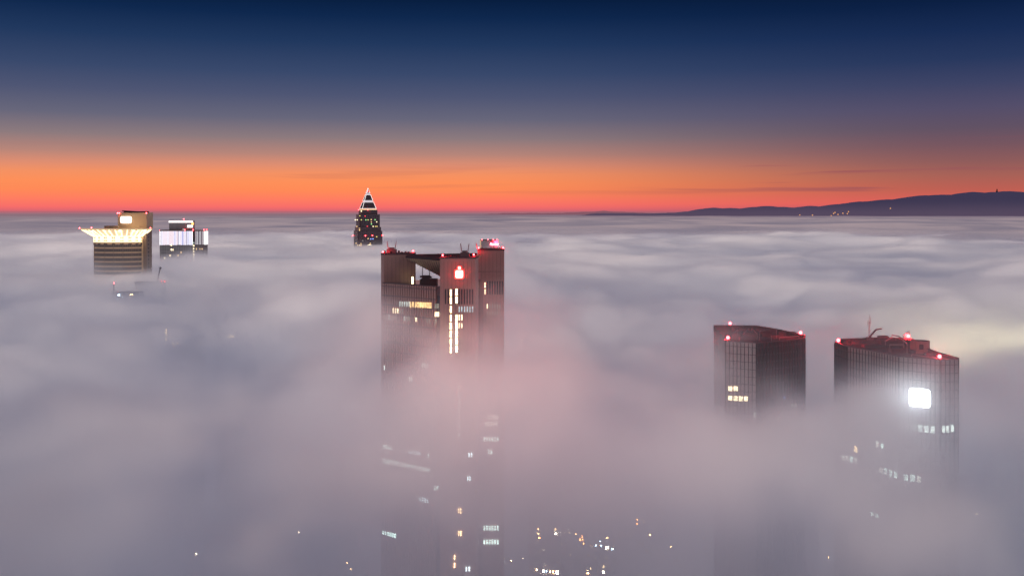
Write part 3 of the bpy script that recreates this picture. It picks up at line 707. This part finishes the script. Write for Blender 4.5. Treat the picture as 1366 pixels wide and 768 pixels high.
block('tall block with a dotted vertical line of stair lights in thick haze', 812, 892, 640, 20, 84, 'concrete',
      [(828.6, 577+i*4.4, 1.1, 1.6, 'deep_warm') for i in range(8)]+[(818, 644.5, 1.8, 1.6, 'ground_white'), (814, 645, 1.3, 1.3, 'deep_warm'), (836, 640.5, 2, 1.8, 'ground_blue'), (880, 634.5, 2, 2, 'ground_orange'), (850, 693, 1.4, 2, 'ground_orange'), (850, 698, 1.4, 2, 'ground_orange')])
block('slim block with a dotted light column and two amber windows', 735, 800, 620, 18, 62, 'brick',
      [(740, 636+i*3.2, 1.1, 1.4, 'deep_dim') for i in range(5)]+[(793.6, 637.4, 1.6, 1.4, 'ground_orange'), (796.6, 638, 1.4, 1.4, 'ground_warm')])
block('distant block with a lit antenna column and two dim windows beside it', 205, 262, 620, 18, 124, 'concrete',
      [(222.3, 456+i*3.2, 1.2, 2, 'deep_warm') for i in range(3)]+[(230.5, 458.5, 2.4, 1.6, 'deep_warm'), (236.5, 458.5, 3, 1.6, 'deep_warm')])
lm = thing('signal_mast', 'thin signal mast with a vertical run of amber lamps low in the left fog', 'mast', (X(222.3, 612), 612, 0))
MB().bar((X(222.3, 612), 612, 0), (X(222.3, 612), 612, Z(436, 612)), .8).build('mast', 'steel', lm)
for i in range(5): MB().box(X(221.8, 612), X(222.9, 612), 611.2, 611.6, Z(440+i*3.2, 612)-.4, Z(440+i*3.2, 612)+.4).build('lamp', 'deep_warm', lm)
block('distant block showing just a pair of yellowish windows through the fog', 290, 335, 620, 18, 127.2, 'concrete',
      [(306, 449, 2, 2.4, 'deep_warm'), (309.5, 448.6, 4.2, 2.4, 'deep_warm')])
block('block at the right edge with three tiny white lights', 1262, 1316, 480, 18, 86, 'grey_wall',
      [(1277, 656.5, 1.5, 1.5, 'ground_white'), (1301, 678, 1.6, 1.6, 'ground_white'), (1302.6, 684.4, 1.4, 1.4, 'ground_white')])
block('block behind the twin towers with one tall dim lit bay', 1236, 1262, 420, 16, 60, 'grey_wall', [(1258, 729, 5, 14, 'deep_dim')])
block('pale block with a faint column of stair windows in front of the twin towers', 1040, 1092, 430, 16, 76, 'grey_wall', [(1050, 711+i*9, 1.7, 5, 'deep_dim') for i in range(6)])
block('low block with a flickering orange window at the bottom edge of the fog', 1166, 1200, 420, 16, 74, 'brick', [(1183, 762, 2.2, 4, 'ground_orange'), (1186, 764, 2, 3, 'ground_warm'), (1164.5+2, 731, 1.8, 1.4, 'ground_orange')])
block('long low block with scattered pin prick windows at the lower left', 250, 470, 520, 20, 40, 'concrete', [(262, 738, 1.6, 2.6, 'ground_white'), (398.5, 709, 1.4, 1.4, 'ground_white'), (463, 750, 1.8, 1.4, 'ground_warm'), (474-6, 758, 1.6, 1.4, 'ground_warm')])

# street lamps glimmering at the bottom
lampsrc = None
for px, py in ((723, 735), (773, 732), (777, 737), (671.7, 738), (681.7, 746), (764, 755), (867, 712), (894, 728), (682.6, 667), (938, 716), (1104, 742), (1163, 702)):
    Y = (EYE-8)*F/(py-HY); x = X(px, Y)
    if lampsrc is None:
        lampsrc = thing('street_lamp', 'small amber street lamp glimmering alone deep in the fog', 'street lamp', (x, Y, 0), 'street lamps deep in the fog')
        MB().bar((x, Y, 0), (x, Y, 8.2), .16).build('pole', 'steel', lampsrc)
        MB().bar((x, Y, 8.1), (x, Y-1.6, 8.4), .1).build('arm', 'steel', lampsrc)
        MB().box(x-.35, x+.35, Y-2.2, Y-1.4, 8.1, 8.5).build('lamp_head', 'lamp_head', lampsrc)
    else:
        c = lampsrc.copy(); COL.objects.link(c); c.location = (x, Y, 0)
        for ch in list(lampsrc.children):
            d = ch.copy(); COL.objects.link(d); d.parent = c

# ================================================================== ground and streets
def struct(o): o['kind'] = 'structure'; return o
struct(MB().poly([(-90000, -3000, 0), (90000, -3000, 0), (90000, 120000, 0), (-90000, 120000, 0)], [(0, 1, 2, 3)]).build('ground', 'concrete'))
struct(MB().box(-900, 900, 590, 604, .004, .02).build('road', 'asphalt'))
mb = MB()
for i in range(-60, 60): mb.box(i*15, i*15+5, 596.9, 597.1, .024, .028)
struct(mb.build('road_marking', 'paint'))
struct(MB().box(-900, 900, 586, 589.9, .003, .13).build('pavement', 'concrete'))

# ================================================================== far fog sea, hills
def emis_diffuse(name):
    m = bpy.data.materials.new(name); m.use_nodes = True; nt = m.node_tree; nt.nodes.clear(); return m, nt

class NT:
    """short hand for node maths"""
    def __init__(s, nt): s.nt = nt
    def n(s, t, **k):
        x = s.nt.nodes.new(t)
        for a, b in k.items(): setattr(x, a, b)
        return x
    def put(s, sock, v):
        if hasattr(v, 'is_linked'): s.nt.links.new(v, sock)
        else: sock.default_value = v
    def m(s, op, a, b=None, c=None, clamp=False):
        x = s.n('ShaderNodeMath', operation=op, use_clamp=clamp)
        for i, v in enumerate((a, b, c)):
            if v is not None: s.put(x.inputs[i], v)
        return x.outputs[0]
    def smooth(s, v, a, b, lo=0., hi=1.):
        x = s.n('ShaderNodeMapRange', interpolation_type='SMOOTHSTEP')
        for i, q in enumerate((v, a, b, lo, hi)): s.put(x.inputs[i], q)
        return x.outputs[0]
    def noise(s, vec, scale, detail=2, rough=.5, dist=0, dim='3D'):
        x = s.n('ShaderNodeTexNoise', noise_dimensions=dim); s.put(x.inputs['Vector'], vec)
        x.inputs['Scale'].default_value = scale; x.inputs['Detail'].default_value = detail; x.inputs['Roughness'].default_value = rough; x.inputs['Distortion'].default_value = dist
        return x.outputs[0]
    def vscale(s, vec, sx, sy, sz):
        x = s.n('ShaderNodeVectorMath', operation='MULTIPLY'); s.put(x.inputs[0], vec); x.inputs[1].default_value = (sx, sy, sz); return x.outputs[0]
    def gauss(s, px, py, x0, y0, rx, ry):
        dx = s.m('DIVIDE', s.m('SUBTRACT', px, x0), rx); dy = s.m('DIVIDE', s.m('SUBTRACT', py, y0), ry)
        r2 = s.m('MULTIPLY_ADD', dx, dx, s.m('MULTIPLY', dy, dy))
        return s.m('POWER', math.e, s.m('MULTIPLY', r2, -1.))
    def mixc(s, f, a, b):
        x = s.n('ShaderNodeMix', data_type='RGBA'); s.put(x.inputs[0], f); s.put(x.inputs[6], a); s.put(x.inputs[7], b); return x.outputs[2]

m, nt = emis_diffuse('fog_top'); S = NT(nt)
geo = S.n('ShaderNodeNewGeometry'); sep = S.n('ShaderNodeSeparateXYZ'); nt.links.new(geo.outputs['Position'], sep.inputs[0])
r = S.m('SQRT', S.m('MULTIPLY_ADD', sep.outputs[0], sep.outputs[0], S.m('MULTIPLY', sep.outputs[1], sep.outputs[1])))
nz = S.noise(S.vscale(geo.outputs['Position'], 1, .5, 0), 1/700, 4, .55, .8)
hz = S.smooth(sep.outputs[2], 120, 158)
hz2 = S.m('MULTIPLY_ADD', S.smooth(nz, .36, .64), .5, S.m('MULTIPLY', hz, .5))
near = S.mixc(hz2, (.115, .11, .165, 1), (.37, .285, .30, 1))  # bright crests and shaded troughs put into the emission colour
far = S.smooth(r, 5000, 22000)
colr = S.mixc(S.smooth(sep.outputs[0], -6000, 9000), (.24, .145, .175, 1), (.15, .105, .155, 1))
ecol = S.mixc(far, near, colr)  # distance haze mixed into the emission colour
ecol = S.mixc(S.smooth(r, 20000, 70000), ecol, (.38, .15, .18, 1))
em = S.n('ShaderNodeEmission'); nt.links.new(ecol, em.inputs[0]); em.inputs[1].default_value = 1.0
df = S.n('ShaderNodeBsdfDiffuse'); df.inputs[0].default_value = (.3, .3, .3, 1)
ad = S.n('ShaderNodeAddShader'); nt.links.new(em.outputs[0], ad.inputs[0]); nt.links.new(df.outputs[0], ad.inputs[1])
o_ = S.n('ShaderNodeOutputMaterial'); nt.links.new(ad.outputs[0], o_.inputs[0])
try: m.cycles.emission_sampling = 'NONE'
except Exception: pass
M['fog_top'] = m
from mathutils import noise as mn
mb = MB(); NR, NA = 150, 150
for i in range(NR):
    rr = 2350*((100000/2350)**(i/(NR-1)))
    for j in range(NA):
        a = math.radians(-48+96*j/(NA-1)); x, y = rr*math.sin(a), rr*math.cos(a)
        amp = 24*min(1, max(.0, (rr-2300)/900))*(1 if rr < 9000 else max(0, 1-(rr-9000)/12000))
        v = mn.noise(Vector((x/650, y/520, 0)))*.65+mn.noise(Vector((x/260, y/240, 3)))*.3
        z = 143-(0 if rr > 3000 else (3000-rr)/650*12)+amp*v
        mb.v.append((x, y, z))
for i in range(NR-1):
    for j in range(NA-1):
        a = i*NA+j; mb.f.append((a, a+1, a+NA+1, a+NA))
fo = mb.build('fog_horizon', 'fog_top'); fo['kind'] = 'structure'
for p in fo.data.polygons: p.use_smooth = True

m, nt = emis_diffuse('far_hill'); S = NT(nt)
geo = S.n('ShaderNodeNewGeometry'); sep = S.n('ShaderNodeSeparateXYZ'); nt.links.new(geo.outputs['Position'], sep.inputs[0])
nzh = S.noise(geo.outputs['Position'], 1/700, 5, .6)
c = S.mixc(S.smooth(sep.outputs[2], 140, 420), (.115, .080, .135, 1), (.055, .045, .095, 1))  # haze thickening towards the foot, put into the hill's emission colour
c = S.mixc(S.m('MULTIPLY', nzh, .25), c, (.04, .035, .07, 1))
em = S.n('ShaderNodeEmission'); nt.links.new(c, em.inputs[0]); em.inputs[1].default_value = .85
df = S.n('ShaderNodeBsdfDiffuse'); df.inputs[0].default_value = (.05, .05, .06, 1)
ad = S.n('ShaderNodeAddShader'); nt.links.new(em.outputs[0], ad.inputs[0]); nt.links.new(df.outputs[0], ad.inputs[1])
o_ = S.n('ShaderNodeOutputMaterial'); nt.links.new(ad.outputs[0], o_.inputs[0])
try: m.cycles.emission_sampling = 'NONE'
except Exception: pass
M['far_hill'] = m

def ridge(name, prof, Y, depth, label=None, seed=1):
    mb = MB(); n = 260; x0, x1 = prof[0][0], prof[-1][0]; rows = 14
    for k in range(rows+1):
        f = k/rows                                  # 0 foot (near) .. 1 crest .. back down
        for i in range(n+1):
            px = x0+(x1-x0)*i/n
            for a in range(len(prof)-1):
                if prof[a][0] <= px <= prof[a+1][0]:
                    u = (px-prof[a][0])/(prof[a+1][0]-prof[a][0]); u = u*u*(3-2*u); py = prof[a][1]*(1-u)+prof[a+1][1]*u; break
            zc = Z(py, Y)+mn.noise(Vector((px/9, seed, 0)))*7+mn.noise(Vector((px/3.1, seed, 4)))*3.5
            g = math.sin(min(1, f/.7)*math.pi/2)**1.2 if f < .7 else 1-(f-.7)/.3*.8
            y = Y-depth*(1-f/.7)
            z = 60+(zc-60)*g+(mn.noise(Vector((px/14, f*5, seed)))*22*(1-abs(f-.35)*2) if .05 < f < .65 else 0)
            mb.v.append((X(px, Y)*(1-.0*(1-f)), y, z))
    w = n+1
    for k in range(rows):
        for i in range(n):
            a = k*w+i; mb.f.append((a, a+1, a+w+1, a+w))
    o = mb.build(name, 'far_hill'); o['kind'] = 'structure'
    for p in o.data.polygons: p.use_smooth = True
    return o
ridge('hills', [(770, 287), (800, 284.2), (860, 284.6), (900, 283.4), (915, 282), (932, 279), (945, 277), (962, 277.6), (982, 278.2), (1000, 276.2), (1017, 275), (1035, 276.2), (1052, 277), (1073, 275), (1084, 276.2),
                (1110, 272.5), (1141, 269), (1180, 266), (1225, 260.6), (1260, 260), (1286, 256), (1299, 257.4), (1330, 255.2), (1366, 257), (1440, 262), (1560, 270), (1700, 282)], 18000, 3600)
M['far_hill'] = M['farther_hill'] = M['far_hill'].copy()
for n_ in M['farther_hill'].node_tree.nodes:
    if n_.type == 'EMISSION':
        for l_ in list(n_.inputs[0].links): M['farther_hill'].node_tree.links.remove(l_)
        n_.inputs[0].default_value = (.27, .115, .15, 1)  # distance haze of the farther ridge as one emission colour
ridge('hills', [(620, 287), (680, 284.2), (740, 284), (790, 282.4), (803, 281.4), (822, 282.2), (850, 283.6), (900, 285), (1000, 286)], 26000, 3000, seed=5)

# summit tower on the hills
tw = thing('summit_tower', 'slim stone tower on the summit of the dark hills', 'tower', (X(1330, 18000), 18000, Z(256, 18000)))
b_ = Vector((X(1330, 18000), 18000, 0)); zz = Z(256.6, 18000)
MB().box(b_.x-7, b_.x+7, 17995, 18009, zz-10, zz+52).build('shaft', 'roof_dark', tw)
MB().box(b_.x-15, b_.x+12, 17994, 18010, zz-10, zz+22).build('base', 'roof_dark', tw)
MB().bar((b_.x, 18000, zz+52), (b_.x, 18000, zz+72), 3).build('mast', 'roof_dark', tw)

# village lights on the hillside
rv = random.Random(11)
lampv = None
spots = [(1135, 291, 1), (1130.5, 284.5, 0), (1124.5, 284, 0), (1132, 282, 0), (1112, 284.3, 0), (1114, 283, 0), (1118, 285.6, 0), (1067, 286.4, 0), (1084, 286.6, 0), (1025, 290.4, 0), (1033, 290.6, 0), (1026, 292, 0), (998, 289, 0), (1174, 289.4, 0), (1179, 289.6, 0), (1274, 290.8, 0), (1188, 277.6, 0), (1353, 294, 0), (885, 292, 0), (1109, 287.4, 0), (1129, 292.3, 0)]
for px, py, br in spots:
    Y = 14350-(py-277)*10; x, y, z = at(px, py, Y)
    h = thing('village_house', ('brightest amber lit house at the foot of the dark hills' if br else 'tiny amber lit house on the slope of the dark hills'), 'house', (x, y, z-12), None if br else 'lit village houses on the hillside')
    s_ = 8 if br else 5
    MB().box(x-s_, x+s_, y-2, y+2*s_, z-12, z+s_*.6).build('wall', 'village_bright' if br else 'village', h)
    MB().poly([(x-s_-1, y-3, z+s_*.6), (x+s_+1, y-3, z+s_*.6), (x+s_+1, y+2*s_+1, z+s_*.6), (x-s_-1, y+2*s_+1, z+s_*.6), (x-s_-1, y+s_, z+s_*1.2), (x+s_+1, y+s_, z+s_*1.2)], [(0, 1, 5, 4), (2, 3, 4, 5), (0, 4, 3), (1, 2, 5)]).build('roof', 'roof_dark', h)

# ================================================================== the fog itself: a density field evaluated once into a grid
ng = bpy.data.node_groups.new('fog_field', 'GeometryNodeTree')
ng.interface.new_socket('Geometry', in_out='INPUT', socket_type='NodeSocketGeometry')
ng.interface.new_socket('Geometry', in_out='OUTPUT', socket_type='NodeSocketGeometry')
S = NT(ng); out = S.n('NodeGroupOutput'); vc = S.n('GeometryNodeVolumeCube')
VX, VY0, VY1, VZ = 1620, -60, 3050, 196
vc.inputs['Min'].default_value = (-VX, VY0, 0); vc.inputs['Max'].default_value = (VX, VY1, VZ)
vc.inputs['Resolution X'].default_value = 2*VX//8; vc.inputs['Resolution Y'].default_value = (VY1-VY0)//8; vc.inputs['Resolution Z'].default_value = VZ//4
pos = S.n('GeometryNodeInputPosition').outputs[0]; sep = S.n('ShaderNodeSeparateXYZ'); ng.links.new(pos, sep.inputs[0])
x, y, z = sep.outputs
cb = S.n('ShaderNodeCombineXYZ'); ng.links.new(S.m('MULTIPLY', x, S.smooth(y, 400, 1500, 1, .42)), cb.inputs[0]); ng.links.new(S.m('MULTIPLY', y, .85), cb.inputs[1])
p2 = cb.outputs[0]
n1 = S.noise(p2, 1/330, 2, .45, .5); n2 = S.noise(p2, 1/95, 2, .5, .3)
amp = S.smooth(y, 450, 1300, 34, 90)
H = S.m('MULTIPLY_ADD', S.m('SUBTRACT', n1, .5), amp, 138.)
H = S.m('MULTIPLY_ADD', S.m('SUBTRACT', n2, .5), S.smooth(y, 350, 1300, 58, 30), H)
BUMPS = [  # x, y, radius x, radius y, height
    (-50, 362, 28, 36, 30), (-4, 324, 32, 28, 31), (24, 362, 28, 36, 20), (-95, 560, 70, 60, 18), (-17, 893, 36, 30, 34), (-17, 935, 80, 50, 12), (-330, 760, 120, 90, 8),
    (-160, 1180, 160, 120, 10), (-210, 1480, 60, 60, 6), (-375, 985, 60, 50, -4), (84, 300, 36, 36, 19), (130, 258, 46, 30, 19), (150, 285, 14, 14, 5), (72, 372, 16, 30, 14), (-330, 1120, 50, 40, 14), (-316, 915, 40, 24, 14), (-328, 862, 60, 24, 21),
    (-6, 445, 24, 26, -14), (170, 480, 90, 70, -10), (-180, 330, 110, 80, 5), (300, 640, 110, 60, 8), (-300, 1500, 200, 200, -6), (-190, 600, 70, 50, 12), (60, 620, 120, 60, -8)]
for bx, by, rx, ry, hh in BUMPS: H = S.m('MULTIPLY_ADD', S.gauss(x, y, float(bx), float(by), float(rx), float(ry)), float(hh), H)
# sink under the far sheet at the far edge
H = S.m('ADD', H, S.smooth(y, 2550, 3000, 0, -26))
t_ = S.m('SUBTRACT', H, z)
gx = S.smooth(y, 350, 1400, 1, .30)
cb3 = S.n('ShaderNodeCombineXYZ'); ng.links.new(S.m('MULTIPLY', x, gx), cb3.inputs[0]); ng.links.new(S.m('MULTIPLY', y, S.smooth(y, 350, 1400, 1, .7)), cb3.inputs[1]); ng.links.new(S.m('MULTIPLY', z, 1.5), cb3.inputs[2])
n3 = S.noise(cb3.outputs[0], 1/46, 3, .52, .5)
t_ = S.m('MULTIPLY_ADD', S.m('SUBTRACT', n3, .5), S.smooth(y, 300, 1000, 84, 36), t_)
top = S.smooth(t_, -2, S.smooth(y, 500, 1400, 18, 7))
low = S.smooth(z, 88, 130, .18, 1)
d = S.m('MULTIPLY', S.m('MULTIPLY', top, low), S.smooth(y, 400, 1300, .037, .066))
n5 = S.noise(cb3.outputs[0], 1/75, 3, .5, 1.0)
d = S.m('MULTIPLY', d, S.smooth(n3, .36, .62, .45, 1.3))
d = S.m('MULTIPLY', d, S.smooth(n5, .38, .60, .35, 1.6))
d = S.m('ADD', d, S.m('MULTIPLY', S.smooth(t_, -34, 0), S.m('MULTIPLY_ADD', S.gauss(x, y, 115., 335., 65., 60.), .0028, .0009)))
d = S.m('MULTIPLY', d, S.m('SUBTRACT', 1., S.m('MULTIPLY', S.gauss(x, y, 4., 215., 55., 110.), .68)))
ng.links.new(d, vc.inputs['Density'])
sm = S.n('GeometryNodeSetMaterial'); ng.links.new(vc.outputs[0], sm.inputs[0]); ng.links.new(sm.outputs[0], out.inputs[0])

m, nt = emis_diffuse('fog'); S = NT(nt)
vi = S.n('ShaderNodeVolumeInfo'); geo = S.n('ShaderNodeNewGeometry'); pos = geo.outputs['Position']; sep = S.n('ShaderNodeSeparateXYZ'); nt.links.new(pos, sep.inputs[0])
x, y, z = sep.outputs
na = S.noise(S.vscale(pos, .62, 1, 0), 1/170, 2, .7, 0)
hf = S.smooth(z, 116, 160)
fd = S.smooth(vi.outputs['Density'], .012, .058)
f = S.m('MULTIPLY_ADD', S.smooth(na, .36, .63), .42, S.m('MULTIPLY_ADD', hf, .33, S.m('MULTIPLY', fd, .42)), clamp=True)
ec = S.mixc(f, (.048, .064, .122, 1), (.395, .342, .350, 1))  # lit crests and dark troughs, shading put into the fog's emission
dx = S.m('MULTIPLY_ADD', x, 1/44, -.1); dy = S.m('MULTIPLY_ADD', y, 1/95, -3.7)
pk = S.m('DIVIDE', .8, S.m('MULTIPLY_ADD', dx, dx, S.m('MULTIPLY_ADD', dy, dy, 1.)))     # pink glow around the centre, put into the emission colour
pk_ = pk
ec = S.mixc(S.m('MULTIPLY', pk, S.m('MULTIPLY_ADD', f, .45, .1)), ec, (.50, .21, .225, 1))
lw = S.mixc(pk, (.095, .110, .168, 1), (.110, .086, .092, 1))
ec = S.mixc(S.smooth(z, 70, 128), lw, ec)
sct = S.n('ShaderNodeVolumeScatter'); sct.inputs['Color'].default_value = (.93, .93, .95, 1); sct.inputs['Anisotropy'].default_value = .3
nt.links.new(vi.outputs['Density'], sct.inputs['Density'])
em = S.n('ShaderNodeEmission'); nt.links.new(ec, em.inputs[0]); nt.links.new(S.m('MULTIPLY', vi.outputs['Density'], S.smooth(y, 90, 430, .38, .63)), em.inputs[1])  # emission in place of scattered city light, dimmer near the viewer
ad = S.n('ShaderNodeAddShader'); nt.links.new(sct.outputs[0], ad.inputs[0]); nt.links.new(em.outputs[0], ad.inputs[1])
o_ = S.n('ShaderNodeOutputMaterial'); nt.links.new(ad.outputs[0], o_.inputs['Volume'])
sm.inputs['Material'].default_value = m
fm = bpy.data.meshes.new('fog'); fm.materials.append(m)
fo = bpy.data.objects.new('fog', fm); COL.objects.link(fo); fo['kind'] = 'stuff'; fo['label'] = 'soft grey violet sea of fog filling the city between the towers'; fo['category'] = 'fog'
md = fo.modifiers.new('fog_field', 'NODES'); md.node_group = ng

# ================================================================== sky
w = bpy.data.worlds.new('World'); sc.world = w; w.use_nodes = True; nt = w.node_tree; nt.nodes.clear(); S = NT(nt)
tc = S.n('ShaderNodeTexCoord'); sep = S.n('ShaderNodeSeparateXYZ'); nt.links.new(tc.outputs['Generated'], sep.inputs[0])
def elev(py): return math.sin(math.atan((HY-py)/F))
def ramp(stops):
    c = S.n('ShaderNodeValToRGB'); nt.links.new(S.m('DIVIDE', sep.outputs[2], .25, clamp=True), c.inputs[0])
    e = c.color_ramp.elements
    while len(e) > 1: e.remove(e[-1])
    first = True
    for py, col in stops:
        p = min(1, max(0, elev(py)/.25)) if py > -900 else 1
        if first: e[0].position = p; e[0].color = lin(col); first = False
        else: k = e.new(p); k.color = lin(col)
    return c.outputs[0]
L_ = ramp([(284, (172, 106, 118)), (280.5, (222, 104, 112)), (276, (248, 110, 106)), (267, (255, 124, 98)), (255, (255, 138, 88)), (244, (254, 144, 90)), (232, (244, 146, 100)), (221, (222, 142, 114)), (207, (184, 134, 122)), (185, (140, 122, 126)), (160, (104, 103, 123)),
           (130, (79, 86, 116)), (100, (57, 73, 108)), (60, (33, 56, 94)), (25, (15, 40, 78)), (0, (8, 30, 64)), (-70, (5, 22, 52))])
R_ = ramp([(284, (160, 88, 104)), (272, (220, 96, 90)), (255, (190, 96, 84)), (238, (168, 98, 88)), (220, (142, 92, 92)), (200, (118, 86, 96)), (180, (98, 82, 100)), (155, (84, 78, 106)),
           (125, (62, 68, 102)), (95, (40, 56, 94)), (60, (24, 44, 84)), (25, (12, 32, 68)), (0, (8, 26, 58)), (-70, (6, 20, 46))])
az = S.smooth(sep.outputs[0], -.06, .42)
# thin cloud bars low on the right
wn = S.noise(S.vscale(tc.outputs['Generated'], 3.2, 3.2, 90), 1.3, 3, .5, .3)
bars = S.m('MULTIPLY', S.smooth(wn, .56, .70), S.m('MULTIPLY', S.smooth(sep.outputs[2], .012, .022), S.smooth(sep.outputs[2], .03, .075, 1, 0)))
bars = S.m('MULTIPLY', bars, S.smooth(sep.outputs[0], .05, .4, .15, .8))
skc = S.mixc(az, L_, R_); skc = S.mixc(bars, skc, lin((150, 82, 92)))
# the sky behind the viewer: dim pinkish dusk
bk = S.smooth(sep.outputs[1], -.35, .45, 1, 0)
skc = S.mixc(S.m('MULTIPLY', bk, S.smooth(sep.outputs[2], .9, .2)), skc, (.29, .245, .28, 1))
bg1 = S.n('ShaderNodeBackground'); nt.links.new(skc, bg1.inputs[0]); bg1.inputs[1].default_value = 1.0
wo = S.n('ShaderNodeOutputWorld'); nt.links.new(bg1.outputs[0], wo.inputs[0])

# floodlit sports ground under the fog
g_ = thing('floodlight_mast', 'tall floodlight mast hidden in the amber glowing fog at the right', 'floodlight', (318, 655, 0))
MB().bar((318, 655, 0), (318, 655, 70), 1.2).build('mast', 'steel', g_)
MB().box(314, 322, 654, 656, 70, 74).build('lamp_bank', 'steel', g_)
for dx_, dy_ in ((-50, 10), (0, -30), (50, 20)): light('POINT', (318+dx_, 652+dy_, 80), 190000, (1, .88, .52), 6, None, g_)

# last light: a very weak warm sun just at the horizon
sl = bpy.data.lights.new('sun', 'SUN'); sl.energy = .12; sl.color = (1, .55, .4); sl.angle = math.radians(8)
so = bpy.data.objects.new('sun', sl); COL.objects.link(so); so.rotation_euler = (math.radians(-87), 0, math.radians(14))

# ================================================================== render
sc.view_settings.view_transform = 'Standard'; sc.view_settings.look = 'None'; sc.view_settings.exposure = 0
c = sc.cycles
c.use_denoising = True; c.denoising_input_passes = 'RGB_ALBEDO_NORMAL'; c.denoising_prefilter = 'ACCURATE'
c.volume_bounces = 1; c.max_bounces = 5; c.diffuse_bounces = 2; c.glossy_bounces = 2; c.transmission_bounces = 1; c.transparent_max_bounces = 4
c.use_adaptive_sampling = True; c.adaptive_threshold = .03; c.adaptive_min_samples = 20; c.volume_step_rate = 3.0; c.volume_max_steps = 1024; c.sample_clamp_indirect = 4; c.caustics_reflective = False; c.caustics_refractive = False
